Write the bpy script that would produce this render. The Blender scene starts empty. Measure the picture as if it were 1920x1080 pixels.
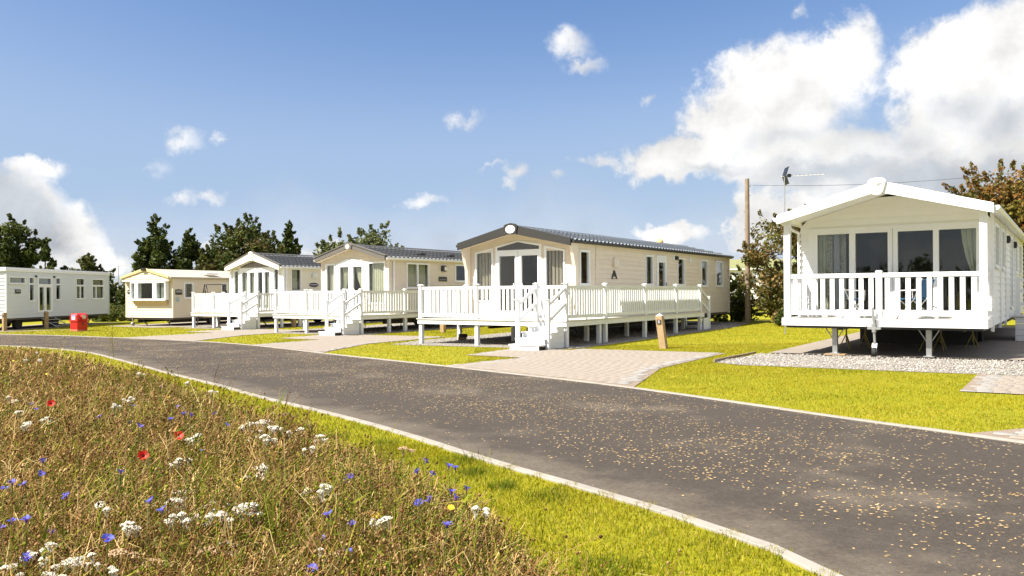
import bpy, bmesh, math, random
import numpy as np
from mathutils import Matrix, Vector

random.seed(11)
RNG = np.random.default_rng(7)
PI = math.pi
SC = bpy.context.scene
COL = SC.collection

# ------------------------------------------------------------------ camera
cam_d = bpy.data.cameras.new("camera")
cam_d.sensor_width = 36.0
cam_d.lens = 1493.0 / 1920.0 * 36.0
cam_d.shift_y = 9.0 / 1920.0
cam_d.clip_start = 0.05
cam_d.clip_end = 3000.0
cam = bpy.data.objects.new("camera", cam_d)
COL.objects.link(cam)
cam.matrix_world = Matrix.Translation((0, 0, 1.481)) @ Matrix.Rotation(PI / 2, 4, 'X') @ Matrix.Rotation(-0.006, 4, 'Z')
SC.camera = cam

# ------------------------------------------------------------------ light and exposure
SUN_TO = Vector((-0.788, -0.362, 1.0)).normalized()
SUN_EL = math.asin(SUN_TO.z)
SUN_AZ = math.atan2(SUN_TO.x, SUN_TO.y)
sd = bpy.data.lights.new("sun", 'SUN')
sd.energy = 3.8
sd.angle = math.radians(0.53)
sd.color = (1.0, 0.935, 0.835)
sun = bpy.data.objects.new("sun", sd)
COL.objects.link(sun)
sun.rotation_euler = (-SUN_TO).to_track_quat('-Z', 'Y').to_euler()
sun.location = (-20, -10, 30)

SC.view_settings.view_transform = 'Standard'
SC.view_settings.look = 'None'
SC.view_settings.exposure = 1.64
SC.view_settings.gamma = 1.0
SC.view_settings.use_curve_mapping = False
SC.render.engine = 'CYCLES'
SC.cycles.max_bounces = 8
SC.cycles.transparent_max_bounces = 12
SC.cycles.use_denoising = True
SC.render.film_transparent = False

# ------------------------------------------------------------------ node helpers
def nd(t, kind, **kw):
    n = t.nodes.new(kind)
    for k, v in kw.items():
        setattr(n, k, v)
    return n

def math_n(t, op, a, b=None, c=None, clamp=False):
    n = nd(t, 'ShaderNodeMath', operation=op, use_clamp=clamp)
    for i, x in enumerate((a, b, c)):
        if x is None:
            continue
        if isinstance(x, (int, float)):
            n.inputs[i].default_value = x
        else:
            t.links.new(x, n.inputs[i])
    return n.outputs[0]

def vmath(t, op, a, b=None, scale=None):
    n = nd(t, 'ShaderNodeVectorMath', operation=op)
    for i, x in enumerate((a, b)):
        if x is None:
            continue
        if isinstance(x, (tuple, list)):
            n.inputs[i].default_value = x
        else:
            t.links.new(x, n.inputs[i])
    if scale is not None:
        n.inputs['Scale'].default_value = scale
    return n.outputs['Value'] if op in ('LENGTH', 'DOT_PRODUCT') else n.outputs[0]

def maprange(t, v, a, b, c, d, smooth=False):
    n = nd(t, 'ShaderNodeMapRange', interpolation_type='SMOOTHSTEP' if smooth else 'LINEAR')
    t.links.new(v, n.inputs[0])
    for i, x in enumerate((a, b, c, d)):
        n.inputs[i + 1].default_value = x
    return n.outputs[0]

def mixc(t, fac, a, b, blend='MIX'):
    n = nd(t, 'ShaderNodeMix', data_type='RGBA', blend_type=blend)
    for idx, x in ((0, fac), (6, a), (7, b)):
        if isinstance(x, (int, float)):
            n.inputs[idx].default_value = x
        elif isinstance(x, (tuple, list)):
            n.inputs[idx].default_value = tuple(x) + ((1.0,) if len(x) == 3 else ())
        else:
            t.links.new(x, n.inputs[idx])
    return n.outputs[2]

def noise(t, vec, scale, detail=4.0, rough=0.55, col=False):
    n = nd(t, 'ShaderNodeTexNoise')
    if vec is not None:
        t.links.new(vec, n.inputs['Vector'])
    n.inputs['Scale'].default_value = scale
    n.inputs['Detail'].default_value = detail
    n.inputs['Roughness'].default_value = rough
    return n.outputs['Color'] if col else n.outputs['Fac']

# ------------------------------------------------------------------ sky with clouds
def make_world():
    w = bpy.data.worlds.new("World")
    SC.world = w
    w.use_nodes = True
    t = w.node_tree
    t.nodes.clear()
    out = nd(t, 'ShaderNodeOutputWorld')
    bg = nd(t, 'ShaderNodeBackground')
    bg.inputs['Strength'].default_value = 0.10
    t.links.new(bg.outputs[0], out.inputs[0])
    sky = nd(t, 'ShaderNodeTexSky', sky_type='NISHITA')
    sky.sun_disc = False
    sky.sun_elevation = SUN_EL
    sky.sun_rotation = SUN_AZ
    sky.altitude = 0.0
    sky.air_density = 1.0
    sky.dust_density = 0.7
    sky.ozone_density = 1.6
    tc = nd(t, 'ShaderNodeTexCoord')
    D = tc.outputs['Generated']
    sep = nd(t, 'ShaderNodeSeparateXYZ')
    t.links.new(D, sep.inputs[0])
    az = math_n(t, 'ARCTAN2', sep.outputs[0], sep.outputs[1])
    el = math_n(t, 'ARCSINE', sep.outputs[2])
    cmb = nd(t, 'ShaderNodeCombineXYZ')
    t.links.new(az, cmb.inputs[0])
    t.links.new(el, cmb.inputs[1])
    n1 = noise(t, D, 9.0, 6.0, 0.62, col=True)
    n2 = noise(t, D, 34.0, 5.0, 0.6, col=True)
    o1 = vmath(t, 'SCALE', vmath(t, 'SUBTRACT', n1, (0.5, 0.5, 0.5)), scale=0.085)
    o2 = vmath(t, 'SCALE', vmath(t, 'SUBTRACT', n2, (0.5, 0.5, 0.5)), scale=0.034)
    P = vmath(t, 'ADD', vmath(t, 'ADD', cmb.outputs[0], o1), o2)
    fb = noise(t, D, 17.0, 11.0, 0.63)
    fb2 = noise(t, D, 4.2, 5.0, 0.55)

    def field(blobs):
        acc = None
        for (a0, e0, ra, re, wgt) in blobs:
            d = vmath(t, 'SUBTRACT', P, (a0, e0, 0.0))
            d = vmath(t, 'MULTIPLY', d, (1.0 / ra, 1.0 / re, 0.0))
            f = math_n(t, 'MULTIPLY_ADD', vmath(t, 'LENGTH', d), -wgt, wgt)
            acc = f if acc is None else math_n(t, 'SMOOTH_MAX', acc, f, 0.12)
        return acc
    # azimuth, elevation, half widths (radians), weight
    cum = CLOUDS
    F = field(cum)
    dens = math_n(t, 'MULTIPLY_ADD', math_n(t, 'SUBTRACT', fb, 0.5), 1.35, F)
    cov = maprange(t, dens, 0.0, 0.46, 0.0, 1.0, True)
    # cumulus like those in view over the unseen sky, cover raised for fill light
    az_abs = math_n(t, 'ABSOLUTE', az)
    away = maprange(t, az_abs, 0.72, 0.95, 0.0, 1.0, True)
    hi = maprange(t, el, 0.40, 0.60, 0.0, 1.0, True)
    off = math_n(t, 'MAXIMUM', away, hi)
    gen = math_n(t, 'ADD', math_n(t, 'SUBTRACT', fb2, 0.42), math_n(t, 'MULTIPLY', math_n(t, 'SUBTRACT', fb, 0.5), 0.45))
    gcov = math_n(t, 'MULTIPLY', maprange(t, gen, 0.0, 0.13, 0.0, 1.0, True), off)
    FW = field(WISPS)
    wsp = math_n(t, 'MULTIPLY_ADD', math_n(t, 'SUBTRACT', fb, 0.5), 1.7, FW)
    wcov = math_n(t, 'MULTIPLY', maprange(t, wsp, 0.05, 0.95, 0.0, 1.0, True), 0.85)
    cov = math_n(t, 'MAXIMUM', cov, wcov)
    # low haze of cloud along the horizon
    low = math_n(t, 'MULTIPLY_ADD', math_n(t, 'SUBTRACT', fb2, 0.5), 0.25, el)
    lowc = math_n(t, 'MULTIPLY', maprange(t, low, 0.035, 0.14, 1.0, 0.0, True), 0.30)
    cov = math_n(t, 'MAXIMUM', math_n(t, 'MAXIMUM', cov, gcov), lowc)
    # shading inside the clouds: grey undersides
    G = field(GREYS)
    grey = maprange(t, math_n(t, 'MULTIPLY_ADD', math_n(t, 'SUBTRACT', fb, 0.5), 0.9, G), 0.0, 0.55, 0.0, 1.0, True)
    grey = math_n(t, 'MAXIMUM', grey, math_n(t, 'MULTIPLY', maprange(t, gen, 0.1, 0.3, 0.0, 0.6), off))
    soft = maprange(t, math_n(t, 'MULTIPLY_ADD', fb2, 0.6, math_n(t, 'MULTIPLY', fb, 0.55)), 0.44, 0.68, 0.74, 1.10)
    white = mixc(t, grey, (3.25, 3.22, 3.18), (1.95, 2.08, 2.25))
    wn = nd(t, 'ShaderNodeVectorMath', operation='SCALE')
    t.links.new(white, wn.inputs[0])
    t.links.new(soft, wn.inputs['Scale'])
    sp = nd(t, 'ShaderNodeSeparateXYZ')
    t.links.new(sky.outputs[0], sp.inputs[0])
    cb = nd(t, 'ShaderNodeCombineXYZ')
    for i, (s1, o1_, s2, o2_) in enumerate(((0.85, -0.64, 0.16, 0.98), (0.63, -0.34, 0.13, 1.44), (0.49, 0.355, 0.0, 2.82))):
        a = math_n(t, 'MAXIMUM', math_n(t, 'MULTIPLY_ADD', sp.outputs[i], s1, o1_), math_n(t, 'MULTIPLY', sp.outputs[i], 0.34))
        b = math_n(t, 'MULTIPLY_ADD', sp.outputs[i], s2, o2_)
        t.links.new(math_n(t, 'MULTIPLY', math_n(t, 'SMOOTH_MIN', a, b, 0.3), 0.91), cb.inputs[i])
    skyc = cb.outputs[0]
    fin = mixc(t, cov, skyc, wn.outputs[0])
    t.links.new(fin, bg.inputs['Color'])
    w.cycles.sampling_method = 'MANUAL'
    w.cycles.sample_map_resolution = 512

def _b(l):      # cloud masses: azimuth, elevation, half width, half height in degrees, weight
    R_ = math.radians
    return [(R_(a), R_(e), R_(ra), R_(re_), w) for (a, e, ra, re_, w) in l]
CLOUDS = _b([(18.9, 12.8, 5.18, 4.99, 1.25), (16.1, 11.4, 4.61, 3.65, 1.2), (11.7, 9.5, 4.03, 2.0, 1.15), (20.6, 8.9, 7.68, 2.69, 1.1), (22.9, 15.2, 2.38, 3.07, 0.9), (30.5, 13.9, 6.52, 4.03, 1.3), (29.5, 10.7, 5.69, 4.99, 1.3), (31.6, 8.1, 7.29, 4.61, 1.3), (33.8, 13.4, 6.52, 4.99, 1.2), (24.5, 7.6, 7.29, 2.3, 1.1), (16.4, 4.7, 2.3, 3.26, 1.0), (18.9, 5.4, 4.83, 2.3, 0.9), (11.4, 4.1, 2.88, 1.15, 0.9), (-31.8, 5.7, 3.65, 2.38, 1.1), (-34.6, 5.0, 4.99, 3.45, 1.1), (-29.4, 4.0, 3.07, 2.3, 0.95), (-31.1, 7.8, 2.3, 0.92, 0.8), (-32.2, 3.2, 5.76, 2.69, 1.1), (-28.2, 2.7, 4.22, 1.3, 0.7), (-19.9, 2.7, 2.3, 1.0, 0.7), (-13.2, 2.9, 2.3, 0.77, 0.7)])
WISPS = _b([(4.8, 17.7, 2.0, 1.54, 1.0), (5.4, 16.1, 1.84, 1.0, 0.9), (7.3, 9.5, 2.69, 0.61, 0.9), (0.6, 8.0, 1.54, 1.07, 1.0), (0.0, 7.2, 1.0, 0.54, 0.8), (3.6, 8.0, 1.46, 0.69, 0.7), (-3.4, 12.2, 1.61, 0.69, 0.7), (-22.6, 10.2, 2.3, 1.0, 0.8), (-22.7, 6.3, 1.61, 0.84, 0.85), (-21.1, 6.1, 1.61, 0.77, 0.8), (-6.1, 6.7, 2.3, 0.54, 0.65), (19.7, 18.7, 1.0, 0.77, 0.7), (9.5, 13.5, 0.92, 0.54, 0.65), (-24.2, 8.7, 1.54, 1.0, 0.4), (-19.7, 10.3, 0.61, 0.46, 0.5), (-0.8, 8.6, 1.54, 0.35, 0.6)])
GREYS = _b([(-32.5, 4.2, 4.61, 2.88, 1.2), (-34.9, 4.7, 7.29, 4.22, 1.2), (-30.1, 3.6, 2.3, 1.54, 0.8), (21.9, 7.8, 7.68, 1.73, 0.55), (28.8, 7.0, 9.21, 2.69, 0.75), (26.4, 9.5, 2.3, 2.3, 0.35), (13.9, 8.5, 4.22, 0.69, 0.4), (17.5, 3.3, 4.22, 1.54, 0.4), (32.2, 10.2, 3.07, 2.3, 0.45), (23.8, 10.4, 4.22, 2.3, 0.4), (19.2, 10.4, 4.61, 1.54, 0.35), (29.4, 11.5, 3.45, 1.92, 0.35)])
make_world()

# ------------------------------------------------------------------ materials
MATS = {}
def mat(name, col, rough=0.6, var=0.06, scale=6.0, metal=0.0, bump=0.0, bscale=60.0, spec=0.5, objrand=0.0, coat=0.0, attr=None, trans=0.0, sub=None):
    if name in MATS:
        return MATS[name]
    m = bpy.data.materials.new(name)
    m.use_nodes = True
    t = m.node_tree
    b = t.nodes['Principled BSDF']
    b.inputs['Roughness'].default_value = rough
    b.inputs['Metallic'].default_value = metal
    b.inputs['Specular IOR Level'].default_value = spec
    if coat:
        b.inputs['Coat Weight'].default_value = coat
    tc = nd(t, 'ShaderNodeTexCoord')
    if attr:
        a = nd(t, 'ShaderNodeAttribute', attribute_name=attr)
        base = a.outputs['Color']
    else:
        base = None
    n = noise(t, tc.outputs['Object'], scale, 5.0, 0.6)
    f = maprange(t, n, 0.25, 0.75, 1.0 - var, 1.0 + var)
    if objrand:
        oi = nd(t, 'ShaderNodeObjectInfo')
        f = math_n(t, 'MULTIPLY', f, maprange(t, oi.outputs['Random'], 0, 1, 1.0 - objrand, 1.0 + objrand))
    s = nd(t, 'ShaderNodeVectorMath', operation='SCALE')
    if base is None:
        s.inputs[0].default_value = col[:3]
    else:
        t.links.new(base, s.inputs[0])
    t.links.new(f, s.inputs['Scale'])
    t.links.new(s.outputs[0], b.inputs['Base Color'])
    if bump:
        bn = nd(t, 'ShaderNodeBump')
        bn.inputs['Strength'].default_value = bump
        bn.inputs['Distance'].default_value = 0.01
        t.links.new(noise(t, tc.outputs['Object'], bscale, 4.0, 0.6), bn.inputs['Height'])
        t.links.new(bn.outputs[0], b.inputs['Normal'])
    if trans:
        out = t.nodes['Material Output']
        tr = nd(t, 'ShaderNodeBsdfTranslucent')
        t.links.new(s.outputs[0], tr.inputs['Color'])
        mx = nd(t, 'ShaderNodeMixShader')
        mx.inputs[0].default_value = trans
        t.links.new(b.outputs[0], mx.inputs[1])
        t.links.new(tr.outputs[0], mx.inputs[2])
        t.links.new(mx.outputs[0], out.inputs[0])
    MATS[name] = m
    return m

def glass_mat():
    m = bpy.data.materials.new("window_glass")
    m.use_nodes = True
    t = m.node_tree
    t.nodes.clear()
    out = nd(t, 'ShaderNodeOutputMaterial')
    tr = nd(t, 'ShaderNodeBsdfTransparent')
    tr.inputs[0].default_value = (0.93, 0.95, 0.94, 1)
    gl = nd(t, 'ShaderNodeBsdfGlossy')
    gl.inputs['Roughness'].default_value = 0.015
    gl.inputs['Color'].default_value = (0.9, 0.93, 0.95, 1)
    lw = nd(t, 'ShaderNodeLayerWeight')
    lw.inputs[0].default_value = 0.5
    tc = nd(t, 'ShaderNodeTexCoord')
    bn = nd(t, 'ShaderNodeBump')
    bn.inputs['Strength'].default_value = 0.05
    bn.inputs['Distance'].default_value = 0.02
    t.links.new(noise(t, tc.outputs['Object'], 1.7, 1.0), bn.inputs['Height'])
    t.links.new(bn.outputs[0], gl.inputs['Normal'])
    f = math_n(t, 'MULTIPLY_ADD', math_n(t, 'POWER', lw.outputs['Facing'], 4.0), 0.85, 0.035, clamp=True)
    mx = nd(t, 'ShaderNodeMixShader')
    t.links.new(f, mx.inputs[0])
    t.links.new(tr.outputs[0], mx.inputs[1])
    t.links.new(gl.outputs[0], mx.inputs[2])
    t.links.new(mx.outputs[0], out.inputs[0])
    return m
GLASS = glass_mat()

WHITE = mat("white_upvc", (0.78, 0.79, 0.80), 0.38, 0.025, 3.0, objrand=0.015)
WHITE_DECK = mat("white_decking", (0.70, 0.715, 0.73), 0.42, 0.07, 2.6, objrand=0.035)
DECKTOP = mat("cream_deck_board", (0.58, 0.55, 0.495), 0.6, 0.08, 7.0, bump=0.1)
BEIGE = mat("beige_cladding", (0.70, 0.62, 0.51), 0.55, 0.05, 3.0, objrand=0.025, bump=0.05, bscale=40)
BEIGE2 = mat("stone_cladding", (0.68, 0.60, 0.50), 0.55, 0.05, 3.0, objrand=0.025, bump=0.05, bscale=40)
CREAM = mat("cream_cladding", (0.74, 0.70, 0.57), 0.55, 0.03, 5.0, objrand=0.02)
CREAM4 = mat("pale_cream_cladding", (0.68, 0.60, 0.46), 0.55, 0.03, 5.0, objrand=0.02)
GREYWHITE = mat("pale_grey_cladding", (0.62, 0.655, 0.68), 0.55, 0.03, 5.0, objrand=0.02)
WHITECLAD = mat("white_cladding", (0.80, 0.80, 0.79), 0.5, 0.03, 5.0, objrand=0.02)
PORCHCLAD = mat("porch_cladding", (0.83, 0.825, 0.83), 0.5, 0.03, 5.0, objrand=0.02)
CHARCOAL = mat("charcoal_bargeboard", (0.024, 0.023, 0.022), 0.5, 0.12, 4.0, bump=0.08)
TAUPE = mat("taupe_bargeboard", (0.115, 0.105, 0.095), 0.5, 0.08, 4.0)
SLATE = mat("slate_roof_tile", (0.215, 0.240, 0.262), 0.38, 0.12, 3.0, bump=0.05, bscale=120, spec=0.5)
SLATE2 = mat("grey_roof_tile", (0.165, 0.166, 0.163), 0.45, 0.12, 3.0, bump=0.05, bscale=120, spec=0.5)
CREAMROOF = mat("cream_roof_sheet", (0.46, 0.41, 0.33), 0.6, 0.05, 2.0)
YELLOWTRIM = mat("yellowed_trim", (0.62, 0.48, 0.24), 0.5, 0.05, 3.0)
BLACK = mat("black_plastic", (0.016, 0.016, 0.018), 0.4, 0.1)
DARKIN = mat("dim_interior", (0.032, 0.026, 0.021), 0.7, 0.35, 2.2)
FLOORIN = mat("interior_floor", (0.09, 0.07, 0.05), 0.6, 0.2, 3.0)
SOFA = mat("brown_upholstery", (0.13, 0.09, 0.06), 0.8, 0.2, 9.0)
CURT_CREAM = mat("cream_curtain", (0.62, 0.60, 0.46), 0.85, 0.04, 6.0, trans=0.3)
CURT_GREEN = mat("pale_green_curtain", (0.50, 0.52, 0.40), 0.85, 0.05, 6.0, trans=0.3)
CURT_BLUE = mat("pale_blue_curtain", (0.42, 0.43, 0.48), 0.85, 0.08, 8.0, trans=0.3)
CURT_TAUPE = mat("taupe_blind_slat", (0.40, 0.34, 0.26), 0.8, 0.06, 6.0, objrand=0.05)
CURT_GREY = mat("grey_curtain", (0.46, 0.47, 0.46), 0.85, 0.1, 14.0, trans=0.25)
CURT_PATTERN = mat("leaf_pattern_curtain", (0.27, 0.26, 0.22), 0.85, 0.85, 26.0)
GALV = mat("galvanised_steel", (0.42, 0.43, 0.43), 0.42, 0.12, 12.0, metal=0.75)
RUBBER = mat("black_rubber", (0.018, 0.018, 0.018), 0.8, 0.2)
CHASSIS = mat("dark_chassis_steel", (0.03, 0.03, 0.03), 0.6, 0.2)
STANDYEL = mat("yellow_axle_stand_paint", (0.30, 0.24, 0.05), 0.5, 0.2, 20.0)
TIMBER = mat("weathered_timber", (0.32, 0.22, 0.115), 0.75, 0.22, 9.0, bump=0.25, bscale=50)
TIMBER_GREY = mat("grey_timber_pole", (0.23, 0.175, 0.12), 0.85, 0.22, 6.0, bump=0.3, bscale=40)
CAPMETAL = mat("pale_post_cap", (0.66, 0.65, 0.60), 0.4, 0.05)
PLATE = mat("dark_number_plate", (0.07, 0.06, 0.055), 0.4, 0.08)
RED = mat("red_bin_plastic", (0.50, 0.006, 0.005), 0.35, 0.06, 4.0, spec=0.5)
REDFADE = mat("sun_faded_red_plastic", (0.60, 0.16, 0.10), 0.5, 0.25, 9.0)
NAVY = mat("navy_sign", (0.012, 0.014, 0.045), 0.35, 0.05)
LETTER = mat("silver_lettering", (0.55, 0.55, 0.58), 0.4, 0.05)
BLUEFABRIC = mat("blue_canvas", (0.02, 0.10, 0.22), 0.8, 0.1, 20.0)
ALU = mat("aluminium_tube", (0.70, 0.70, 0.69), 0.35, 0.05, metal=0.6)
CONCRETE = mat("pale_concrete", (0.40, 0.36, 0.315), 0.85, 0.14, 3.0, bump=0.2, bscale=30)
LAMPGLASS = mat("frosted_lamp", (0.75, 0.74, 0.70), 0.3, 0.03)

# ------------------------------------------------------------------ mesh helpers
class MB:
    def __init__(s):
        s.v = []
        s.f = []
    def add(s, vs, fs):
        n = len(s.v)
        s.v += [tuple(v) for v in vs]
        s.f += [tuple(i + n for i in f) for f in fs]
        return s
    def box(s, x0, x1, y0, y1, z0, z1):
        if x0 > x1: x0, x1 = x1, x0
        if y0 > y1: y0, y1 = y1, y0
        if z0 > z1: z0, z1 = z1, z0
        return s.add([(x0, y0, z0), (x1, y0, z0), (x1, y1, z0), (x0, y1, z0), (x0, y0, z1), (x1, y0, z1), (x1, y1, z1), (x0, y1, z1)],
                     [(0, 3, 2, 1), (4, 5, 6, 7), (0, 1, 5, 4), (1, 2, 6, 5), (2, 3, 7, 6), (3, 0, 4, 7)])
    def prism(s, poly, axis, a, b):
        n = len(poly)
        def m(p, q):
            return {'x': (q, p[0], p[1]), 'y': (p[0], q, p[1]), 'z': (p[0], p[1], q)}[axis]
        vs = [m(p, a) for p in poly] + [m(p, b) for p in poly]
        fs = [tuple(range(n))[::-1], tuple(range(n, 2 * n))] + [(i, (i + 1) % n, n + (i + 1) % n, n + i) for i in range(n)]
        return s.add(vs, fs)
    def tube(s, p0, p1, r0, r1=None, n=8):
        r1 = r0 if r1 is None else r1
        p0, p1 = Vector(p0), Vector(p1)
        d = (p1 - p0).normalized()
        a = d.orthogonal().normalized()
        b = d.cross(a)
        vs = []
        for p, r in ((p0, r0), (p1, r1)):
            for i in range(n):
                q = 2 * PI * i / n
                vs.append(p + (a * math.cos(q) + b * math.sin(q)) * r)
        fs = [(i, (i + 1) % n, n + (i + 1) % n, n + i) for i in range(n)] + [tuple(range(n))[::-1], tuple(range(n, 2 * n))]
        return s.add(vs, fs)
    def path(s, pts, r, n=6):
        for a, b in zip(pts, pts[1:]):
            s.tube(a, b, r, r, n)
        return s
    def disc(s, cx, cz, rx, rz, y0, y1, n=28):
        return s.prism([(cx + rx * math.cos(2 * PI * i / n), cz + rz * math.sin(2 * PI * i / n)) for i in range(n)], 'y', y0, y1)
    def mesh(s, name, m, smooth=False, bevel=0.0, recalc=True):
        me = bpy.data.meshes.new(name)
        me.from_pydata(s.v, [], s.f)
        if recalc or bevel:
            bm = bmesh.new()
            bm.from_mesh(me)
            bmesh.ops.recalc_face_normals(bm, faces=bm.faces)
            if bevel:
                bmesh.ops.bevel(bm, geom=list(bm.edges), offset=bevel, segments=1, affect='EDGES', clamp_overlap=True)
            bm.to_mesh(me)
            bm.free()
        me.materials.append(m)
        if smooth:
            me.polygons.foreach_set('use_smooth', [True] * len(me.polygons))
        return me
    def build(s, name, m, parent=None, loc=(0, 0, 0), rz=0.0, smooth=False, bevel=0.0, kind=None):
        return link(name, s.mesh(name, m, smooth, bevel), parent, loc, rz, kind)

def link(name, me, parent=None, loc=(0, 0, 0), rz=0.0, kind=None):
    o = bpy.data.objects.new(name, me)
    COL.objects.link(o)
    o.parent = parent
    o.location = loc
    o.rotation_euler = (0, 0, rz)
    if kind:
        o['kind'] = kind
    return o

def tag(o, label, cat, group=None):
    o['label'] = label
    o['category'] = cat
    if group:
        o['group'] = group
    return o

def empty(name, loc, rz=0.0):
    o = bpy.data.objects.new(name, None)
    COL.objects.link(o)
    o.location = loc
    o.rotation_euler = (0, 0, rz)
    o.empty_display_size = 0.2
    return o

def np_mesh(name, V, F, m, colors=None, smooth=False, nper=3):
    """V (n,3), F (k,nper) arrays; colors per face (k,3)"""
    me = bpy.data.meshes.new(name)
    k = len(F)
    me.vertices.add(len(V))
    me.vertices.foreach_set('co', np.asarray(V, np.float32).ravel())
    me.loops.add(k * nper)
    me.loops.foreach_set('vertex_index', np.asarray(F, np.int32).ravel())
    me.polygons.add(k)
    me.polygons.foreach_set('loop_start', np.arange(0, k * nper, nper, dtype=np.int32))
    if smooth:
        me.polygons.foreach_set('use_smooth', np.ones(k, bool))
    me.update(calc_edges=True)
    if colors is not None:
        at = me.attributes.new('col', 'FLOAT_COLOR', 'FACE')
        c = np.ones((k, 4), np.float32)
        c[:, :3] = colors
        at.data.foreach_set('color', c.ravel())
    me.materials.append(m)
    return me

def gz(x):
    return -0.03 + 0.0105 * float(np.clip(x, -50.0, 22.0))
def gza(x):
    return -0.03 + 0.0105 * np.clip(x, -50.0, 22.0)

def inpoly(x, y, poly):
    p = np.asarray(poly)
    r = np.zeros(len(x), bool)
    j = len(p) - 1
    for i in range(len(p)):
        xi, yi, xj, yj = p[i, 0], p[i, 1], p[j, 0], p[j, 1]
        c = ((yi > y) != (yj > y)) & (x < (xj - xi) * (y - yi) / (yj - yi + 1e-12) + xi)
        r ^= c
        j = i
    return r

VANS = {'3': (1.459, 21.421, .592), '2': (-5.825, 30.646, .594), '1': (-11.995, 37.503, .588), '6': (9.315, 15.549, .613), '4': (-18.341, 42.934, .45), '5': (-25.86, 40.69, .007)}
def l2w(k, u, v):
    X, Y, w = VANS[k]
    c, s = math.cos(w), math.sin(w)
    return X + u * c + v * s, Y - u * s + v * c
def w2l(k, x, y):
    X, Y, w = VANS[k]
    c, s = math.cos(w), math.sin(w)
    return (x - X) * c - (y - Y) * s, (x - X) * s + (y - Y) * c
NEAR= [(-44.0, 44.4), (-42.98, 43.76), (-41.96, 43.13), (-40.95, 42.49), (-39.93, 41.86), (-38.91, 41.22), (-37.89, 40.59), (-36.88, 39.95), (-35.86, 39.31), (-34.84, 38.67), (-33.82, 38.04), (-32.81, 37.4), (-31.79, 36.77), (-30.77, 36.13), (-29.76, 35.49), (-28.75, 34.84), (-27.74, 34.19), (-26.74, 33.53), (-25.74, 32.86), (-24.75, 32.18), (-23.76, 31.51), (-22.77, 30.83), (-21.79, 30.14), (-20.8, 29.46), (-19.82, 28.77), (-18.83, 28.08), (-17.85, 27.4), (-16.86, 26.71), (-15.89, 26.01), (-14.91, 25.31), (-13.96, 24.58), (-13.07, 23.78), (-12.22, 22.93), (-11.44, 22.03), (-10.7, 21.08), (-9.98, 20.12), (-9.25, 19.17), (-8.52, 18.21), (-7.8, 17.26), (-7.08, 16.3), (-6.34, 15.35), (-5.59, 14.42), (-4.84, 13.47), (-4.14, 12.51), (-3.41, 11.55), (-2.64, 10.63), (-1.89, 9.69), (-1.19, 8.72), (-0.54, 7.71), (0.14, 6.72), (0.86, 5.77), (1.5, 4.76), (1.88, 3.63), (2.03, 2.45), (2.04, 1.25), (2.0, 0.05), (1.93, -1.15), (1.85, -2.35)]
FAR= [(-46.0, 51.0), (-44.98, 50.36), (-43.96, 49.73), (-42.95, 49.09), (-41.93, 48.46), (-40.91, 47.82), (-39.89, 47.18), (-38.88, 46.55), (-37.86, 45.91), (-36.84, 45.28), (-35.82, 44.65), (-34.79, 44.02), (-33.77, 43.39), (-32.75, 42.76), (-31.74, 42.12), (-30.73, 41.47), (-29.73, 40.81), (-28.74, 40.14), (-27.76, 39.44), (-26.78, 38.74), (-25.81, 38.04), (-24.84, 37.33), (-23.86, 36.64), (-22.86, 35.97), (-21.84, 35.35), (-20.8, 34.75), (-19.76, 34.14), (-18.76, 33.48), (-17.78, 32.79), (-16.81, 32.08), (-15.85, 31.37), (-14.88, 30.66), (-13.92, 29.94), (-12.97, 29.21), (-12.03, 28.46), (-11.1, 27.7), (-10.2, 26.91), (-9.33, 26.09), (-8.5, 25.21), (-7.72, 24.31), (-6.96, 23.38), (-6.22, 22.43), (-5.49, 21.48), (-4.75, 20.53), (-4.0, 19.6), (-3.23, 18.68), (-2.46, 17.76), (-1.69, 16.84), (-0.94, 15.9), (-0.2, 14.96), (0.55, 14.02), (1.28, 13.07), (1.97, 12.09), (2.6, 11.07), (3.22, 10.04), (3.84, 9.01), (4.5, 8.02), (5.13, 7.01), (5.57, 5.9), (5.86, 4.74), (6.05, 3.55), (6.14, 2.36), (6.15, 1.16), (6.1, -0.04), (6.02, -1.24), (5.94, -2.43)]
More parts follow.
